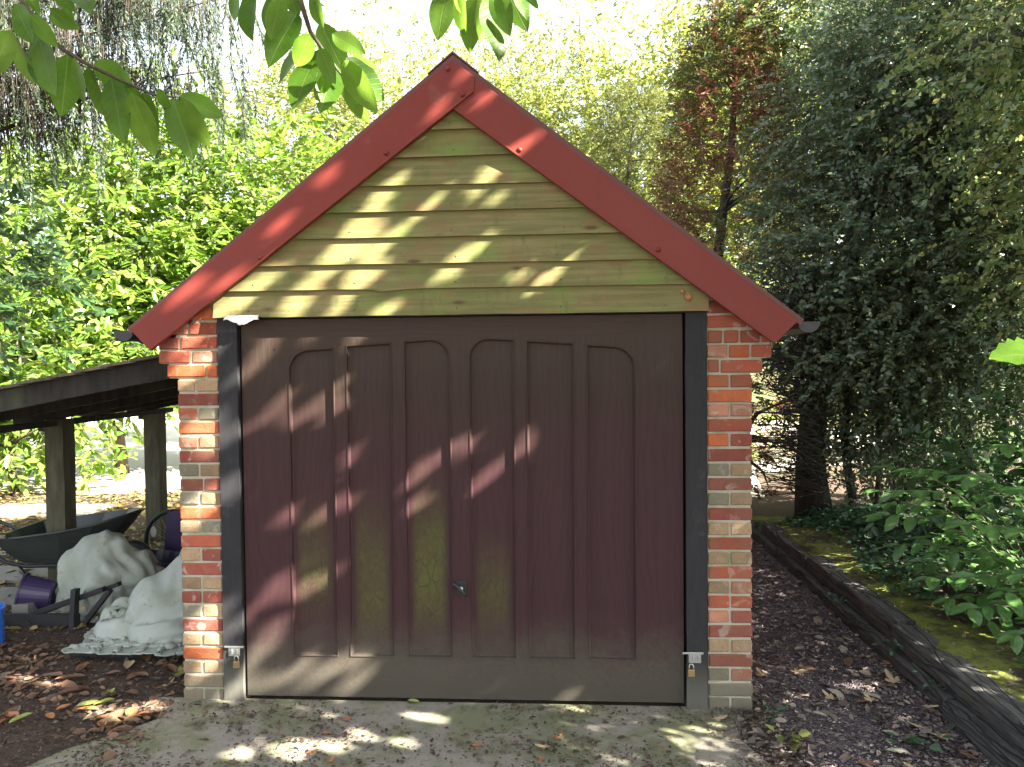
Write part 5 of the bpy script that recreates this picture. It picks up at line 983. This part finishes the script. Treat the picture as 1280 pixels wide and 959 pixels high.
n = 4600; X = rng.uniform(-3.6, -1.5, n); Y = rng.uniform(-1.0, 0.75, n); dn = np.sin(X*4+1)+np.sin(Y*6+X*2)+rng.normal(0, 0.7, n)+(Y-0.1)*1.5; ok = (dn > 0.1) & ~((X > -1.58) & (Y > -0.02)); X, Y = X[ok], Y[ok]; chipfield('brown_leaf_litter', 'litter', rng, X, Y, np.full(len(X), 0.006), 0.03, 0.075, 0.45, 'brown dead leaves on the soil left of the garage')
n = 9000; X = rng.uniform(-1.7, 1.5, n); Y = -1.05*rng.random(n)-0.01; dn = np.sin(X*5+Y*3)+np.sin(Y*11+X*2.3)+rng.normal(0, 0.8, n)+np.where(Y < -0.45, 0.5, 0)+np.abs(X)*0.6; ok = dn > 0.35; X, Y = X[ok], Y[ok]; chipfield('apron_litter', 'chip_soil', rng, X, Y, np.full(len(X), 0.010), 0.010, 0.032, 0.5, 'twig and leaf crumbs strewn over the mossy apron')
n = 9500; X = rng.uniform(-8.5, -1.6, n); Y = rng.uniform(1.0, 6.9, n); chipfield('yellow_leaf_litter', 'litter_yellow', rng, X, Y, np.full(n, 0.006), 0.05, 0.11, 0.4, 'yellow fallen leaves carpeting the ground behind the lean-to')
n = 1300; X = rng.uniform(2.6, 4.2, n); Y = rng.uniform(-1.0, 4.0, n); chipfield('bank_leaf_litter', 'litter_grey', rng, X, Y, np.array([bank_z(a, b) for a, b in zip(X, Y)])+0.002, 0.02, 0.05, 0.4, 'dead leaves scattered on the mossy bank')
# single fallen leaves
FLM = {}
def lobed(seed, n=11):
    rr_ = random.Random(seed); V = [(0, 0, 0.06)]; k = 30
    for i in range(k):
        a = 2*math.pi*i/k; lob = abs(math.cos(a*2.5))**0.8*(0.55+0.45*math.cos(a)**2 if abs(a-math.pi) > 0.5 else 0.25); r = (0.20+0.34*lob)*(1+0.18*math.cos(a))*rr_.uniform(0.90, 1.08)
        V.append((r*math.cos(a)+0.1, r*math.sin(a)*0.85, 0.10*r*math.sin(2*a+seed)+0.30*r*r*(1+math.sin(a+seed))+0.03))
    me = bpy.data.meshes.new('fallen_leaf'); me.from_pydata(V, [], [(0, i+1, (i+1) % k+1) for i in range(k)]); lo = min(v.co.z for v in me.vertices)
    for v in me.vertices: v.co.z -= lo
    return me
def oval(seed):
    me = leaf_mesh('fallen_leaf', 0.35+0.2*math.sin(seed), 0.10*math.cos(seed*2), seed, 0, 8, 0.42); lo = min(v.co.z for v in me.vertices)
    for v in me.vertices: v.co.z -= lo; v.co.x -= 0.5
    return me
base_l = [oval(1), oval(2), oval(4), lobed(1), lobed(2)]
def fleaf(x, y, z, size, kind, mat, label, group, rp):
    key = (kind, mat)
    if key not in FLM: me = base_l[kind].copy(); me.materials.clear(); me.materials.append(M[mat]); FLM[key] = me
    o = bpy.data.objects.new('fallen_leaf', FLM[key]); col.objects.link(o); o.location = (x, y, z); o.scale = (size,)*3; o.rotation_euler = (rp.uniform(-.12, .12), rp.uniform(-.12, .12), rp.uniform(0, 6.3)); tag(o, label, 'leaf', group)
rp = random.Random(12)
def scatter(n, region, z, sizes, kinds, mats, label, group):
    for _ in range(n): x, y = region(); fleaf(x, y, z, rp.uniform(*sizes), rp.choice(kinds), mats, label, group, rp)
u_ = rp.uniform
scatter(26, lambda: (u_(-3.1, -1.62), u_(-0.4, 0.6)), 0.012, (0.09, 0.16), [0, 1, 2], 'f_brown', 'dull brown curled leaf on the soil left of the garage', 'brown leaves left of the garage')
scatter(14, lambda: (u_(-2.3, -1.55), u_(-0.42, -0.05)), 0.014, (0.08, 0.15), [0, 1, 2], 'f_orange', 'orange curled leaf heaped near the left brick pier', 'orange leaves by the left pier')
scatter(5, lambda: (u_(-2.2, -1.6), u_(-0.4, 0.3)), 0.022, (0.08, 0.13), [0, 1], 'f_green', 'yellow-green fresh leaf on the brown litter', 'yellow-green leaves left of the garage')
scatter(6, lambda: (u_(-2.6, -1.6), u_(-0.6, 0.5)), 0.018, (0.10, 0.15), [0, 2], 'f_tan', 'pale tan leaf on the soil left of the garage', 'tan leaves left of the garage')
scatter(11, lambda: (u_(1.5, 2.38), u_(-0.7, 1.6)), 0.016, (0.07, 0.12), [3, 4], 'f_tan', 'pale tan lobed leaf lying on the dark path', 'tan leaves on the path')
scatter(12, lambda: (u_(1.5, 2.36), u_(-0.75, 1.0)), 0.014, (0.07, 0.12), [0, 2], 'f_pale', 'greyish narrow leaf lying on the dark path', 'grey leaves on the path')
scatter(8, lambda: (u_(1.6, 2.36), u_(-0.8, 0.8)), 0.014, (0.07, 0.12), [0, 1, 3], 'f_brown', 'brown dead leaf lying on the dark path', 'brown leaves on the path')
scatter(7, lambda: (u_(-1.0, 1.2), u_(-0.65, -0.15)), 0.016, (0.05, 0.08), [3, 4, 1], 'f_orange', 'small orange leaf lying on the mossy apron', 'orange leaves on the apron')
for (uu, vv, k_, mt, lab, sz) in [(1110, 832, 3, 'f_orange', 'tan-orange lobed leaf lying against the lower sleeper', 0.12), (895, 902, 3, 'f_tan', 'pale lobed leaf at the foot of the right post', 0.08), (517, 881, 0, 'f_green', 'fresh green leaf lying at the foot of the door', 0.07), (682, 937, 4, 'f_tan', 'yellow lobed leaf alone on the mossy apron', 0.08), (228, 842, 4, 'f_green', 'pale yellow lobed leaf on bare soil beside the left pier', 0.14), (140, 815, 0, 'f_orange', 'long orange leaf beside the timber sleeper under the sack', 0.17)]:
    g_ = on_ground(uu, vv); fleaf(g_[0], g_[1], 0.016, sz, k_, mt, lab, None, rp)
